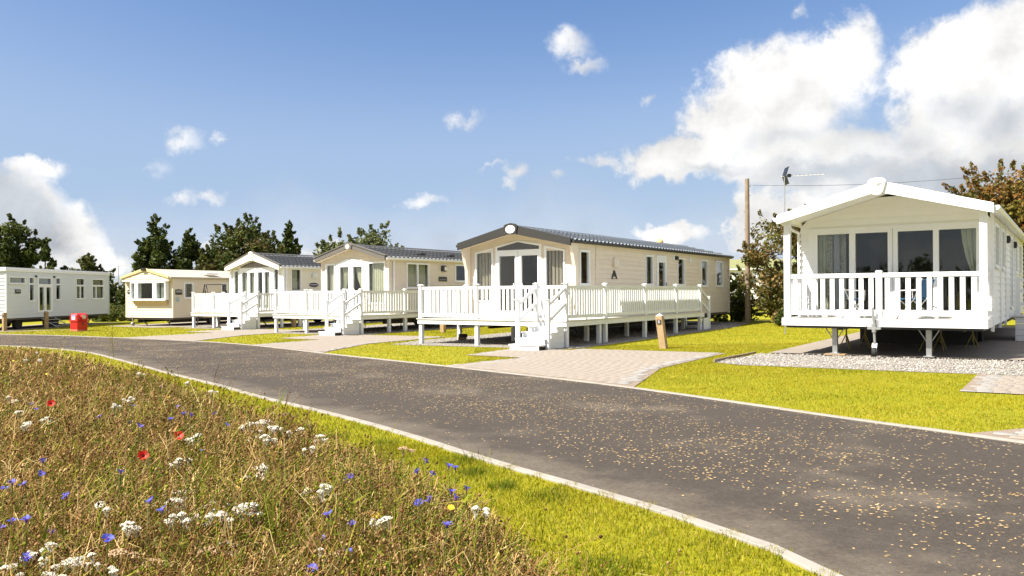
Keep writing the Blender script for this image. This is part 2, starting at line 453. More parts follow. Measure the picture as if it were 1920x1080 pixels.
YARROW = [(-9.67, 16.2, 0.45), (-8.87, 14.53, 0.43), (-8.17, 13.77, 0.48), (-5.61, 8.86, 0.44), (-5.36, 8.6, 0.43), (-4.57, 7.35, 0.48), (-3.79, 6.22, 0.55), (-3.77, 7.86, 0.53), (-3.69, 7.38, 0.53), (-1.79, 4.32, 0.45), (-1.69, 3.95, 0.5), (-1.66, 3.98, 0.46), (-1.56, 4.13, 0.44), (-1.5, 4.0, 0.43), (-1.53, 3.85, 0.45), (-1.46, 3.51, 0.55), (-1.3, 3.55, 0.54), (-1.67, 3.45, 0.53), (-1.85, 3.19, 0.53), (-1.98, 3.37, 0.45), (-1.91, 3.23, 0.46), (-1.7, 3.03, 0.51), (-1.65, 3.02, 0.52), (-1.6, 3.02, 0.54), (-1.42, 2.83, 0.54), (-1.27, 3.49, 0.43), (-1.3, 3.83, 0.5), (-1.25, 3.81, 0.51), (-1.44, 4.53, 0.49), (-1.57, 5.01, 0.44), (-2.11, 6.38, 0.49), (-2.05, 6.43, 0.43), (-1.92, 6.12, 0.55), (-1.72, 5.51, 0.54), (-2.31, 5.81, 0.5), (-4.03, 9.89, 0.46), (-4.8, 10.23, 0.55), (-3.23, 8.56, 0.5), (-3.8, 6.53, 0.54), (-1.95, 3.76, 0.54), (-2.1, 5.0, 0.49), (-1.96, 3.07, 0.48), (-1.71, 2.93, 0.5), (-2.12, 6.42, 0.48), (-2.01, 6.37, 0.44), (-2.04, 6.68, 0.46), (-1.79, 5.92, 0.53), (-1.97, 6.17, 0.43), (-1.86, 6.07, 0.43), (-1.59, 5.96, 0.51), (-1.44, 5.94, 0.46), (-1.34, 5.33, 0.49), (-1.48, 4.73, 0.49), (-1.47, 4.64, 0.47), (-0.92, 3.94, 0.56), (-1.12, 4.34, 0.45), (-0.96, 4.07, 0.48), (-0.94, 4.17, 0.45), (-0.57, 3.53, 0.51), (-0.18, 3.87, 0.46), (-0.79, 3.25, 0.47), (-1.23, 3.76, 0.52)]
TAN = [(-1.85, 4.06, 0.45), (-1.27, 3.3, 0.46), (-1.59, 3.2, 0.49), (-1.48, 3.25, 0.43), (-1.19, 4.72, 0.42), (-0.74, 3.28, 0.44), (-0.73, 5.31, 0.48), (-2.0, 6.99, 0.47)]
CORN = [(-2.99, 5.06, 0.49), (-2.76, 4.65, 0.5), (-2.75, 4.47, 0.48), (-2.73, 4.34, 0.52), (-2.85, 4.46, 0.46), (-2.19, 3.9, 0.55), (-2.12, 4.3, 0.58), (-1.65, 3.62, 0.59), (-2.16, 3.43, 0.56), (-2.05, 3.35, 0.59), (-2.11, 3.64, 0.45), (-1.93, 3.16, 0.49), (-1.56, 3.06, 0.59), (-1.56, 3.54, 0.57), (-2.9, 6.23, 0.51), (-2.73, 5.81, 0.59), (-2.75, 6.4, 0.54), (-3.32, 6.4, 0.57), (-3.18, 6.6, 0.49), (-4.79, 7.93, 0.48), (-4.34, 7.25, 0.52), (-4.14, 9.37, 0.47), (-3.08, 7.34, 0.51), (-2.62, 6.35, 0.59), (-2.27, 6.31, 0.5), (-2.15, 5.51, 0.45), (-2.7, 7.21, 0.46), (-3.65, 7.67, 0.48), (-2.59, 6.41, 0.57), (-2.28, 3.54, 0.5), (-0.92, 4.48, 0.49), (-0.95, 4.51, 0.46), (-0.77, 3.31, 0.6), (-0.71, 3.49, 0.51), (-0.81, 3.38, 0.48), (-0.68, 3.26, 0.46), (-0.77, 3.06, 0.46), (-0.54, 4.91, 0.48), (-0.52, 4.32, 0.55), (-0.47, 4.6, 0.47), (-0.33, 4.23, 0.46), (-0.28, 3.87, 0.52), (-0.34, 4.67, 0.49), (-0.34, 4.21, 0.6), (-0.25, 4.25, 0.47), (-0.4, 3.8, 0.53), (-0.27, 3.24, 0.57), (-0.45, 3.81, 0.51)]
POPPY = [(-4.49, 7.75, 0.5), (-2.51, 5.98, 0.47), (-2.46, 5.3, 0.46)]
YELLOW = [(-3.75, 8.67, 0.44), (-3.56, 8.87, 0.4), (-6.78, 11.58, 0.44), (-8.3, 13.44, 0.42), (-8.52, 13.59, 0.49), (-0.64, 3.72, 0.48), (-0.31, 3.95, 0.45)]
SPIRE = [(-1.54, 4.48, 0.5)]
EDGE= [(-13.11, 20.38), (-10.94, 18.98), (-8.04, 15.78), (-5.61, 12.66), (-3.33, 9.55), (-2.11, 7.84), (-1.12, 6.41), (-0.62, 5.68), (-0.21, 5.03), (-0.01, 4.37), (0.12, 3.81), (0.18, 3.45)]
TALL= [(-8.65, 15.16), (-8.76, 15.9), (-7.94, 14.63), (-7.96, 15.13), (-7.49, 14.51), (-10.16, 20.09), (-6.27, 12.77), (-8.72, 14.84), (-5.34, 11.73), (-5.17, 11.8), (-4.32, 10.18), (-3.55, 8.62), (-3.13, 8.03)]

# ------------------------------------------------------------------ ground materials
def ground_mat(name, cols, scales, rough=0.95, bump=0.4, bscale=60.0, detail_amt=0.35):
    m = bpy.data.materials.new(name)
    m.use_nodes = True
    t = m.node_tree
    b = t.nodes['Principled BSDF']
    b.inputs['Roughness'].default_value = rough
    b.inputs['Specular IOR Level'].default_value = 0.2
    tc = nd(t, 'ShaderNodeTexCoord')
    V = tc.outputs['Object']
    c = cols[0]
    for col, (sc, lo, hi) in zip(cols[1:], scales):
        f = maprange(t, noise(t, V, sc, 6.0, 0.65), lo, hi, 0.0, 1.0, True)
        c = mixc(t, f, c, col)
    fine = maprange(t, noise(t, V, bscale, 3.0, 0.7), 0.25, 0.75, 1.0 - detail_amt, 1.0 + detail_amt)
    s = nd(t, 'ShaderNodeVectorMath', operation='SCALE')
    if isinstance(c, tuple):
        s.inputs[0].default_value = c
    else:
        t.links.new(c, s.inputs[0])
    t.links.new(fine, s.inputs['Scale'])
    t.links.new(s.outputs[0], b.inputs['Base Color'])
    bn = nd(t, 'ShaderNodeBump')
    bn.inputs['Strength'].default_value = bump
    bn.inputs['Distance'].default_value = 0.02
    t.links.new(noise(t, V, bscale, 4.0, 0.7), bn.inputs['Height'])
    t.links.new(bn.outputs[0], b.inputs['Normal'])
    return m

GRASS = ground_mat("lawn_turf", [(0.235, 0.225, 0.007), (0.31, 0.26, 0.014), (0.155, 0.18, 0.006)],
                   [(0.8, 0.50, 0.72), (2.6, 0.55, 0.75)], bump=0.6, bscale=85.0, detail_amt=0.30)
ASPHALT = ground_mat("asphalt", [(0.060, 0.050, 0.041), (0.125, 0.104, 0.081), (0.042, 0.035, 0.030)],
                     [(0.55, 0.50, 0.72), (1.5, 0.54, 0.78)], rough=0.85, bump=0.5, bscale=130.0, detail_amt=0.55)
GRAVELM = ground_mat("white_gravel", [(0.29, 0.27, 0.24), (0.18, 0.165, 0.145)], [(22.0, 0.45, 0.65)], bump=1.0, bscale=55.0, detail_amt=0.5)
PADM = ground_mat("concrete_pad", [(0.26, 0.225, 0.19), (0.20, 0.175, 0.15)], [(1.3, 0.5, 0.7)], bump=0.2, bscale=50.0, detail_amt=0.12)
SANDM = ground_mat("jointing_sand", [(0.235, 0.185, 0.145), (0.205, 0.165, 0.13)], [(1.2, 0.45, 0.65)], bump=0.3, bscale=60.0, detail_amt=0.2)
KERBM = mat("concrete_kerb", (0.28, 0.255, 0.22), 0.85, 0.14, 5.0, bump=0.25, bscale=70, objrand=0.06)
PAVERM = mat("block_paver", (0.4, 0.35, 0.3), 0.85, 0.10, 14.0, bump=0.2, bscale=80, attr='col')
SOILM = ground_mat("meadow_soil", [(0.085, 0.065, 0.035), (0.06, 0.065, 0.02)], [(1.5, 0.45, 0.6)], bump=0.8, bscale=40.0)

from mathutils.geometry import tessellate_polygon
def sheet(name, poly, dz, m, parent=None, kind=None):
    pts = [Vector((x, y, gz(x) + dz)) for x, y in poly]
    tris = tessellate_polygon([[Vector((p.x, p.y, 0)) for p in pts]])
    me = bpy.data.meshes.new(name)
    me.from_pydata([tuple(p) for p in pts], [], [tuple(t) for t in tris])
    bm = bmesh.new(); bm.from_mesh(me)
    for f in bm.faces:
        f.normal_update()
        if f.normal.z < 0:
            f.normal_flip()
    bm.to_mesh(me); bm.free()
    me.materials.append(m)
    return link(name, me, parent, kind=kind)

# ------------------------------------------------------------------ ground sheet
xs = [-1500, -300, -50, -10, 22, 300, 1500]
ys = [-400, -20, 60, 300, 2500]
vs = [(x, y, gz(x)) for y in ys for x in xs]
fs = [(j * 7 + i, j * 7 + i + 1, (j + 1) * 7 + i + 1, (j + 1) * 7 + i) for j in range(4) for i in range(6)]
gm = bpy.data.meshes.new("ground")
gm.from_pydata(vs, [], fs)
gm.materials.append(GRASS)
ground = link("ground", gm, kind='structure')
ground['label'] = 'mown yellow-green lawn between the caravans and the road'

# ------------------------------------------------------------------ road and kerbs
def road_mesh():
    A = np.array(NEAR); d = np.r_[0, np.cumsum(np.hypot(*np.diff(A, axis=0).T))]
    s = np.linspace(0, d[-1], 260)
    P = np.c_[np.interp(s, d, A[:, 0]), np.interp(s, d, A[:, 1])]
    B = np.array(FAR); e = np.r_[0, np.cumsum(np.hypot(*np.diff(B, axis=0).T))]
    u = np.linspace(0, e[-1], 2500)
    Q = np.c_[np.interp(u, e, B[:, 0]), np.interp(u, e, B[:, 1])]
    idx = [int(np.argmin(((Q - p) ** 2).sum(1))) for p in P]
    idx = np.maximum.accumulate(idx); idx[0] = 0; idx[-1] = len(Q) - 1
    G = Q[idx]
    fr = np.array([0, .03, .08, .16, .3, .5, .7, .85, .95, 1.0])
    V = P[:, None] * (1 - fr)[None, :, None] + G[:, None] * fr[None, :, None]
    n, m = V.shape[:2]
    X = V.reshape(-1, 2)
    Z = gza(X[:, 0]) + .006
    I = np.arange(n * m).reshape(n, m)
    F = np.stack([I[:-1, :-1], I[:-1, 1:], I[1:, 1:], I[1:, :-1]], -1).reshape(-1, 4)
    me = np_mesh("road", np.c_[X, Z], F, ASPHALT, nper=4)
    at = me.attributes.new('edge', 'FLOAT', 'POINT')
    w = np.tile(np.minimum(fr * 4.4, (1 - fr) * 4.4 + .45), n)
    at.data.foreach_set('value', w.astype(np.float32))
    me.update()
    if me.polygons[5].normal.z < 0:
        me.flip_normals()
    return me
def dusty(m):
    t = m.node_tree
    b = t.nodes['Principled BSDF']
    src = b.inputs['Base Color'].links[0].from_socket
    tc = nd(t, 'ShaderNodeTexCoord')
    a = nd(t, 'ShaderNodeAttribute', attribute_name='edge')
    k = math_n(t, 'MULTIPLY_ADD', math_n(t, 'SUBTRACT', noise(t, tc.outputs['Object'], 1.6, 6.0, .65), 0.5), 1.6, a.outputs['Fac'])
    f = math_n(t, 'MULTIPLY', maprange(t, k, 0.0, 0.62, 1.0, 0.0, True), 0.75)
    grit = maprange(t, noise(t, tc.outputs['Object'], 30.0, 4.0, .75), 0.3, 0.7, 0.72, 1.28)
    s = nd(t, 'ShaderNodeVectorMath', operation='SCALE')
    t.links.new(mixc(t, f, src, (0.135, 0.112, 0.086)), s.inputs[0])
    t.links.new(grit, s.inputs['Scale'])
    t.links.new(s.outputs[0], b.inputs['Base Color'])
dusty(ASPHALT)
road = link("road", road_mesh(), kind='structure')
road['label'] = 'curving dark asphalt estate road scattered with fallen leaves'

def arcs(P, step):
    P = np.array(P)
    d = np.r_[0, np.cumsum(np.hypot(*np.diff(P, axis=0).T))]
    n = int(d[-1] / step)
    s = np.arange(n + 1) * step
    return np.c_[np.interp(s, d, P[:, 0]), np.interp(s, d, P[:, 1])]

def kerbs(P, side):
    R = arcs(P, 0.915)
    T = np.gradient(R, axis=0)
    T /= np.hypot(T[:, 0], T[:, 1])[:, None]
    Nn = np.c_[-T[:, 1], T[:, 0]] * side
    for i in range(len(R) - 1):
        p, q = R[i], R[i + 1]
        t = (q - p) / np.hypot(*(q - p))
        p2, q2 = p + t * 0.002, q - t * 0.002
        a, b = Nn[i], Nn[i + 1]
        h = 0.020 + random.uniform(-0.002, 0.002)
        w = 0.095
        pts = [p2, q2, q2 + b * w, p2 + a * w]
        inn = [p2 + a * 0.008, q2 + b * 0.008, q2 + b * (w - 0.006), p2 + a * (w - 0.006)]
        c = (p + q) / 2
        z0 = gz(c[0])
        mb = MB()
        V = [(x - c[0], y - c[1], gz(x) - z0 - 0.05) for x, y in pts] + [(x - c[0], y - c[1], gz(x) - z0 + h - 0.006) for x, y in pts] + \
            [(x - c[0], y - c[1], gz(x) - z0 + h) for x, y in inn]
        F = [(8, 9, 10, 11)]
        for j in range(4):
            k = (j + 1) % 4
            F += [(j, k, 4 + k, 4 + j), (4 + j, 4 + k, 8 + k, 8 + j)]
        mb.add(V, F)
        mb.build("kerbstone", KERBM, road, (c[0], c[1], z0))
kerbs(NEAR, -1)
kerbs(FAR, 1)

# ------------------------------------------------------------------ drives of block paving
FARN = np.array(arcs(FAR, 0.3))
_T = np.gradient(FARN, axis=0); _T /= np.hypot(_T[:, 0], _T[:, 1])[:, None]
FAROUT = FARN + np.c_[-_T[:, 1], _T[:, 0]] * 0.10

def kerb_run(k, u0, u1):
    L = np.array([w2l(k, x, y) for x, y in FAROUT])
    ok = (L[:, 1] < 0) & (L[:, 1] > -22)
    i0 = np.where(ok, abs(L[:, 0] - u0) + 0.02 * abs(L[:, 1] + 6), 1e9).argmin()
    i1 = np.where(ok, abs(L[:, 0] - u1) + 0.02 * abs(L[:, 1] + 6), 1e9).argmin()
    a, b = min(i0, i1), max(i0, i1)
    run = [tuple(p) for p in L[a:b + 1]]
    return run if i0 <= i1 else run[::-1]

HARD = []      # polygons where no grass grows (world)
def drive(k, local, name, label, paver=True, dens=1.0):
    W = [l2w(k, u, v) for u, v in local]
    HARD.append(W)
    base = sheet(name, W, 0.012, SANDM, kind='structure')
    base['label'] = label
    if not paver:
        return base
    P = np.array(local)
    pw, ph = 0.205, 0.155
    u0, v0 = P.min(0); u1, v1 = P.max(0)
    rows = np.arange(v0, v1, ph)
    cu, cv = [], []
    for r, v in enumerate(rows):
        us = np.arange(u0 - RNG.random() * pw, u1, pw)
        cu.append(us + pw / 2); cv.append(np.full(len(us), v + ph / 2))
    cu = np.concatenate(cu); cv = np.concatenate(cv)
    ok = np.ones(len(cu), bool)
    for du, dv in ((-.09, -.065), (.09, -.065), (.09, .065), (-.09, .065)):
        ok &= inpoly(cu + du, cv + dv, local)
    cu, cv = cu[ok], cv[ok]
    n = len(cu)
    g = 0.0012
    X, Y, w = VANS[k]
    c, s = math.cos(w), math.sin(w)
    V = np.zeros((n, 8, 3), np.float32)
    hz = 0.006 + RNG.uniform(-.0003, .0003, n)
    for i, (du, dv) in enumerate(((-1, -1), (1, -1), (1, 1), (-1, 1))):
        for j, (ins, zz) in enumerate(((0, 0.003), (0.002, None))):
            uu = cu + du * (pw / 2 - g - ins); vv = cv + dv * (ph / 2 - g - ins)
            wx = X + uu * c + vv * s; wy = Y - uu * s + vv * c
            V[:, i + 4 * j, 0] = wx; V[:, i + 4 * j, 1] = wy
            V[:, i + 4 * j, 2] = gza(wx) + 0.012 + (hz if zz is None else zz)
    q = np.array([(4, 5, 6, 7), (0, 1, 5, 4), (1, 2, 6, 5), (2, 3, 7, 6), (3, 0, 4, 7)])
    F = (np.arange(n)[:, None, None] * 8 + q[None]).reshape(-1, 4)
    pal = np.array([(0.262, 0.222, 0.180), (0.255, 0.218, 0.178), (0.268, 0.227, 0.183), (0.253, 0.219, 0.182), (0.269, 0.229, 0.188)])
    col = pal[RNG.integers(0, 5, n)] * RNG.uniform(.985, 1.015, (n, 1))
    edge = np.zeros(n, bool)
    for du, dv in ((-.33, 0), (.33, 0)):
        edge |= ~inpoly(cu + du, cv + dv, local)
    col[edge] = np.array((0.265, 0.25, 0.23)) * RNG.uniform(.92, 1.08, (edge.sum(), 1))
    me = np_mesh("paving_blocks", V.reshape(-1, 3), F, PAVERM, np.repeat(col, 5, 0), nper=4)
    link("paving_blocks", me, base, kind='stuff')
    return base

def van_drive(k, lab, uL, uR):
    run = kerb_run(k, uL, uR)
    loc_ = run + [(4.55, -4.25), (4.47, -.28), (.52, -.28), (.52, -.72), (-1.25, -.72), (-1.05, -3.1), (.65 if k == '3' else 1.3, -3.25)]
    return drive(k, loc_, "paved_drive", lab)
van_drive('3', 'pinkish block paved drive beside the charcoal roofed caravan', .2, 5.35)
van_drive('2', 'block paved drive beside the taupe gabled caravan', 1.0, 6.1)
van_drive('1', 'block paved drive beside the cream gabled caravan', 0.8, 6.1)
drive('6', [(0.02, -5.2), (3.4, -5.2), (3.4, -2.62), (0.02, -2.62)], "paved_path", 'block paved path meeting the gravel by the porch')
r6 = kerb_run('6', .45, 4.6)
drive('6', r6 + [(4.4, -7.6), (4.4, -5.24), (3.42, -5.24), (3.42, -5.6), (1.6, -7.3)], "paved_drive", 'block paved drive entering at the edge by the porch caravan')

# ------------------------------------------------------------------ gravel and concrete pads
def gravel(k, local, name, label, dz=0.008, stones=0, size=(.010, .022)):
    W = [l2w(k, u, v) for u, v in local]
    HARD.append(W)
    o = sheet(name, W, dz, GRAVELM, kind='structure')
    o['label'] = label
    if stones:
        P = np.array(local)
        n = stones * 2
        u = RNG.uniform(P[:, 0].min(), P[:, 0].max(), n); v = RNG.uniform(P[:, 1].min(), P[:, 1].max(), n)
        ok = inpoly(u, v, local); u, v = u[ok][:stones], v[ok][:stones]
        n = len(u)
        X, Y, w = VANS[k]
        c, s = math.cos(w), math.sin(w)
        x = X + u * c + v * s; y = Y - u * s + v * c
        octa = np.array([(1, 0, 0), (0, 1, 0), (-1, 0, 0), (0, -1, 0), (0, 0, .7), (0, 0, -.7)], float)
        r = RNG.uniform(size[0], size[1], n)
        V = octa[None] * r[:, None, None] * RNG.uniform(.6, 1.25, (n, 6, 1))
        a = RNG.uniform(0, 6.28, n)
        ca, sa = np.cos(a)[:, None], np.sin(a)[:, None]
        vx = V[..., 0] * ca - V[..., 1] * sa; vy = V[..., 0] * sa + V[..., 1] * ca
        V = np.stack([vx + x[:, None], vy + y[:, None], V[..., 2] + (gza(x) + dz + r * .35)[:, None]], -1)
        q = np.array([(0, 1, 4), (1, 2, 4), (2, 3, 4), (3, 0, 4), (1, 0, 5), (2, 1, 5), (3, 2, 5), (0, 3, 5)])
        F = (np.arange(n)[:, None, None] * 6 + q[None]).reshape(-1, 3)
        pal = np.array([(0.38, 0.355, 0.32), (0.44, 0.42, 0.39), (0.28, 0.26, 0.235), (0.34, 0.305, 0.26), (0.20, 0.185, 0.17)])
        me = np_mesh("gravel_stones", V.reshape(-1, 3), F, PAVERM, np.repeat(pal[RNG.integers(0, 5, n)], 8, 0))
        link("gravel_stones", me, o, kind='stuff')
    return o

gravel('3', [(-5.8, -.62), (.1, -.55), (.46, -.1), (.46, 12.6), (-.3, 17), (-6.2, 17), (-6.2, 1)], "gravel_bed", 'gravel bed under the deck of the charcoal roofed caravan', stones=6000, size=(.012, .026))
gravel('2', [(-5.7, -.55), (.1, -.5), (.46, -.1), (.46, 12.6), (-.3, 17), (-6.2, 17), (-6.2, 1)], "gravel_bed", 'gravel bed under the deck of the taupe gabled caravan', stones=2500, size=(.016, .03))
gravel('1', [(-5.6, -.5), (-1.2, -.45), (.3, .2), (.46, 12.6), (-.3, 17), (-5.6, 17)], "gravel_bed", 'gravel bed under the deck of the cream gabled caravan', stones=1500, size=(.016, .03))
gravel('6', [(-4.72, -2.25), (-4.05, -2.6), (-.1, -2.58), (4.5, -2.58), (4.5, 12), (.85, 12), (.6, .38), (-4.55, .38)], "gravel_strip", 'white gravel strip in front of the porch caravan', stones=16000, size=(.013, .027))
pad6 = sheet("concrete_pad", [l2w('6', u, v) for u, v in [(-4.42, .42), (.58, .42), (.8, 15), (-4.42, 15)]], 0.030, PADM, kind='structure')
HARD.append([l2w('6', u, v) for u, v in [(-4.42, .38), (.58, .38), (.8, 15), (-4.42, 15)]])
pad4 = [(-7.8, .2), (-6.0, .2), (2.6, 4.4), (4.2, 7), (4.2, 9), (1.0, 9.5), (-7.8, 3.0)]
pad4 = [l2w('4', u, v) for u, v in [(-4.9, -.3), (.35, -1.6), (4.6, 1.0), (3.2, 4.2), (.6, 3.2), (.5, 11), (-4.9, 11)]]
sheet("concrete_pad", pad4, 0.01, PADM, kind='structure'); HARD.append(pad4)
pad5 = [l2w('5', u, v) for u, v in [(-4.2, -.4), (.5, -.4), (.75, 11), (-4.2, 11)]]
sheet("concrete_pad", pad5, 0.01, PADM, kind='structure'); HARD.append(pad5)
path5 = [(-29.5, 38.9), (-24.6, 39.2), (-22.4, 40.3), (-22.5, 40.75), (-24.9, 39.9), (-29.5, 39.75)]
sheet("footpath", path5, 0.01, PADM, kind='structure'); HARD.append(path5)
# timber edging of the gravel strip
ed = tag(empty("timber_edging", (*l2w('6', -4.72, -2.25), gz(l2w('6', -4.72, -2.25)[0])), -VANS['6'][2]), 'grey timber board edging the white gravel strip', 'edging')
MB().box(-.02, .02, 0, 1.35, -.05, .07).build("edging_board", TIMBER_GREY, ed)
MB().box(-.02, .02, 1.36, 2.62, -.05, .065).build("edging_board", TIMBER_GREY, ed)

# ------------------------------------------------------------------ caravan building blocks
def van_root(k, name, label, cat='caravan'):
    X, Y, w = VANS[k]
    return tag(empty(name, (X, Y, gz(X)), -w), label, cat)

class Face:
    """a wall plane of a caravan: a runs along it, d goes inward, z up"""
    def __init__(s, kind, p):
        s.loc, s.rz = {'front': ((0, p, 0), 0.0), 'right': ((p, 0, 0), PI / 2), 'left': ((p, 0, 0), -PI / 2), 'back': ((0, p, 0), PI)}[kind]
    def put(s, mb, name, m, parent, **kw):
        return mb.build(name, m, parent, s.loc, s.rz, **kw)

def plank(mb, a0b, a1b, a0t, a1t, z0, z1, o0=0.020, o1=0.004):
    mb.add([(a0b, -o0, z0), (a1b, -o0, z0), (a1b, .02, z0), (a0b, .02, z0), (a0t, -o1, z1), (a1t, -o1, z1), (a1t, .02, z1), (a0t, .02, z1)],
           [(0, 3, 2, 1), (4, 5, 6, 7), (0, 1, 5, 4), (1, 2, 6, 5), (2, 3, 7, 6), (3, 0, 4, 7)])

def siding(parent, face, a0, a1, z0, z1, holes, m, joined=False, bh=0.15, gable=None):
    """weatherboards over [a0,a1]x[z0,z1] around rectangular holes; gable=(um, hw, zp) continues above z1"""
    rows = []
    z = z0
    top = gable[2] - 0.06 if gable else z1
    while z < top - 0.03:
        rows.append((z, min(z + bh, top)))
        z += bh
    J = MB()
    def lim(z):
        if gable is None or z <= z1:
            return a0, a1
        um, hw, zp = gable
        h = hw * max(0.0, (zp - z) / (zp - z1))
        return max(a0, um - h), min(a1, um + h)
    for zb, zt in rows:
        lb, rb = lim(zb); lt, rt = lim(zt)
        br = sorted({lb, rb} | {min(max(x, lb), rb) for h in holes for x in h[:2]})
        segs = []
        for x0, x1 in zip(br, br[1:]):
            if x1 - x0 < 0.004:
                continue
            mid = (x0 + x1) / 2
            free = [(zb, zt)]
            for h in holes:
                if h[0] <= mid <= h[1]:
                    nf = []
                    for f0, f1 in free:
                        if h[3] <= f0 or h[2] >= f1:
                            nf.append((f0, f1))
                        else:
                            if h[2] - f0 > 0.012: nf.append((f0, h[2]))
                            if f1 - h[3] > 0.012: nf.append((h[3], f1))
                    free = nf
            for f in free:
                if segs and abs(segs[-1][1] - x0) < 1e-6 and segs[-1][2:] == f:
                    segs[-1] = (segs[-1][0], x1) + f
                else:
                    # look back for a mergeable one
                    for i in range(len(segs) - 1, -1, -1):
                        if abs(segs[i][1] - x0) < 1e-6 and segs[i][2:] == f:
                            segs[i] = (segs[i][0], x1) + f
                            break
                    else:
                        segs.append((x0, x1) + f)
        for (x0, x1, f0, f1) in segs:
            tl = max(x0, lt) if x0 <= lt else x0
            tr = min(x1, rt) if x1 >= rt else x1
            if tr - tl < 0.01:
                tl = tr = (x0 + x1) / 2
            k0 = 0.028 - 0.024 * (f0 - zb) / bh
            k1 = 0.028 - 0.024 * (f1 - zb) / bh
            mb = J if joined else MB()
            plank(mb, x0, x1, tl, tr, f0, f1, k0, k1)
            if not joined:
                face.put(mb, "cladding_board", m, parent)
    if joined:
        o = face.put(J, "cladding", m, parent, kind='stuff')

def curtain_mesh(x0, x1, z0, z1, d, amp=0.03, pitch=0.11, top=None, taper=None):
    """pleated cloth; taper=(side, f) gathers the foot to one side"""
    n = max(8, int((x1 - x0) / pitch * 8))
    mb = MB()
    R = 6
    ph = random.uniform(0, 6)
    for j in range(R + 1):
        q = j / R
        z = z1 + (z0 - z1) * q
        for i in range(n + 1):
            s = i / n
            x = x0 + (x1 - x0) * s
            if taper:
                side, f = taper
                k = min(1.0, q / 0.62)
                w = 1 - f * (k ** 1.6)
                x = x0 + (x1 - x0) * s * w if side < 0 else x1 - (x1 - x0) * (1 - s) * w
            y = d + amp * math.sin(ph + 2 * PI * (x1 - x0) * s / pitch + 0.5 * math.sin(3 * s)) * (0.6 + 0.4 * q)
            mb.v.append((x, y, z))
    for j in range(R):
        for i in range(n):
            a = j * (n + 1) + i
            mb.f.append((a, a + 1, a + n + 2, a + n + 1))
    return mb

def window(parent, face, rect, cells=None, name="window", fw=0.065, m=None, curtain=None, top=None, handles=(), sill=True, depth=0.05, label=None):
    """rect outer (a0,a1,z0,z1); cells: list of pane rects inside (absolute); top: polygon of the outer top edge [(a,z)...] left to right"""
    m = m or WHITE
    a0, a1, z0, z1 = rect
    cells = cells or [(a0 + fw, a1 - fw, z0 + fw, z1 - fw)]
    mb = MB()
    # frame as a grid of bars around the cells
    xsr = sorted({a0, a1} | {c for q in cells for c in q[:2]})
    zsr = sorted({z0, z1} | {c for q in cells for c in q[2:4]})
    def covered(x, z):
        return any(q[0] < x < q[1] and q[2] < z < q[3] for q in cells)
    # horizontal runs per z band
    for zb, zt in zip(zsr, zsr[1:]):
        run = None
        for x0, x1 in zip(xsr, xsr[1:]):
            solid = not covered((x0 + x1) / 2, (zb + zt) / 2)
            if solid:
                run = (run[0], x1) if run else (x0, x1)
            if (not solid or x1 == xsr[-1]) and run:
                mb.box(run[0], run[1], -0.042, depth, zb, zt)
                run = None
    if top:
        mb.prism([(a0, z1 - 0.0005)] + list(top) + [(a1, z1 - 0.0005)], 'y', -0.041, depth)
    if sill:
        mb.box(a0 - .02, a1 + .02, -0.066, -0.0425, z0 - .02, z0 + .018)
    w = face.put(mb, name, m, parent)
    if label:
        w['label'] = label
    for c in cells:
        g = MB().box(c[0], c[1], 0.004, 0.012, c[2], c[3]).build("pane", GLASS, w)
        # inner bead
    for c in (curtain or []):
        kind, ca0, ca1, cz0, cz1, cm = c[:6]
        if kind == 'drape':
            curtain_mesh(ca0, ca1, cz0, cz1, 0.14).build("curtain", cm, w, smooth=True)
        elif kind == 'net':
            curtain_mesh(ca0, ca1, cz0, cz1, 0.14, amp=0.014, pitch=0.05).build("curtain", cm, w, smooth=True)
        elif kind == 'tieL':
            curtain_mesh(ca0, ca1, cz0, cz1, 0.14, taper=(-1, 0.8)).build("curtain", cm, w, smooth=True)
        elif kind == 'tieR':
            curtain_mesh(ca0, ca1, cz0, cz1, 0.14, taper=(1, 0.8)).build("curtain", cm, w, smooth=True)
        elif kind == 'slats':
            x = ca0 + .05
            while x < ca1 - .03:
                s = MB()
                s.add([(x - .036, .12, cz0), (x + .03, .17, cz0), (x + .03, .17, cz1), (x - .036, .12, cz1), (x - .034, .123, cz0), (x + .032, .173, cz0), (x + .032, .173, cz1), (x - .034, .123, cz1)],
                      [(0, 1, 2, 3), (7, 6, 5, 4), (0, 4, 5, 1), (2, 6, 7, 3), (1, 5, 6, 2), (3, 7, 4, 0)])
                s.build("blind_slat", cm, w)
                x += 0.092
        elif kind == 'blind':
            n = int((cz1 - cz0) / 0.055)
            b = MB()
            for i in range(n):
                zz = cz1 - i * 0.055
                b.box(ca0, ca1, .10, .112, zz - .052, zz - .004)
            b.build("roller_blind", cm, w, kind='stuff')
    for (hx, hz) in handles:
        h = MB()
        h.box(hx - .014, hx + .014, -.056, -.0422, hz - .12, hz + .12)
        h.path([(hx, -.05, hz - .09), (hx, -.085, hz - .09), (hx, -.085, hz + .09), (hx, -.05, hz + .09)], .012)
        h.build("handle", WHITE, w)
    return w

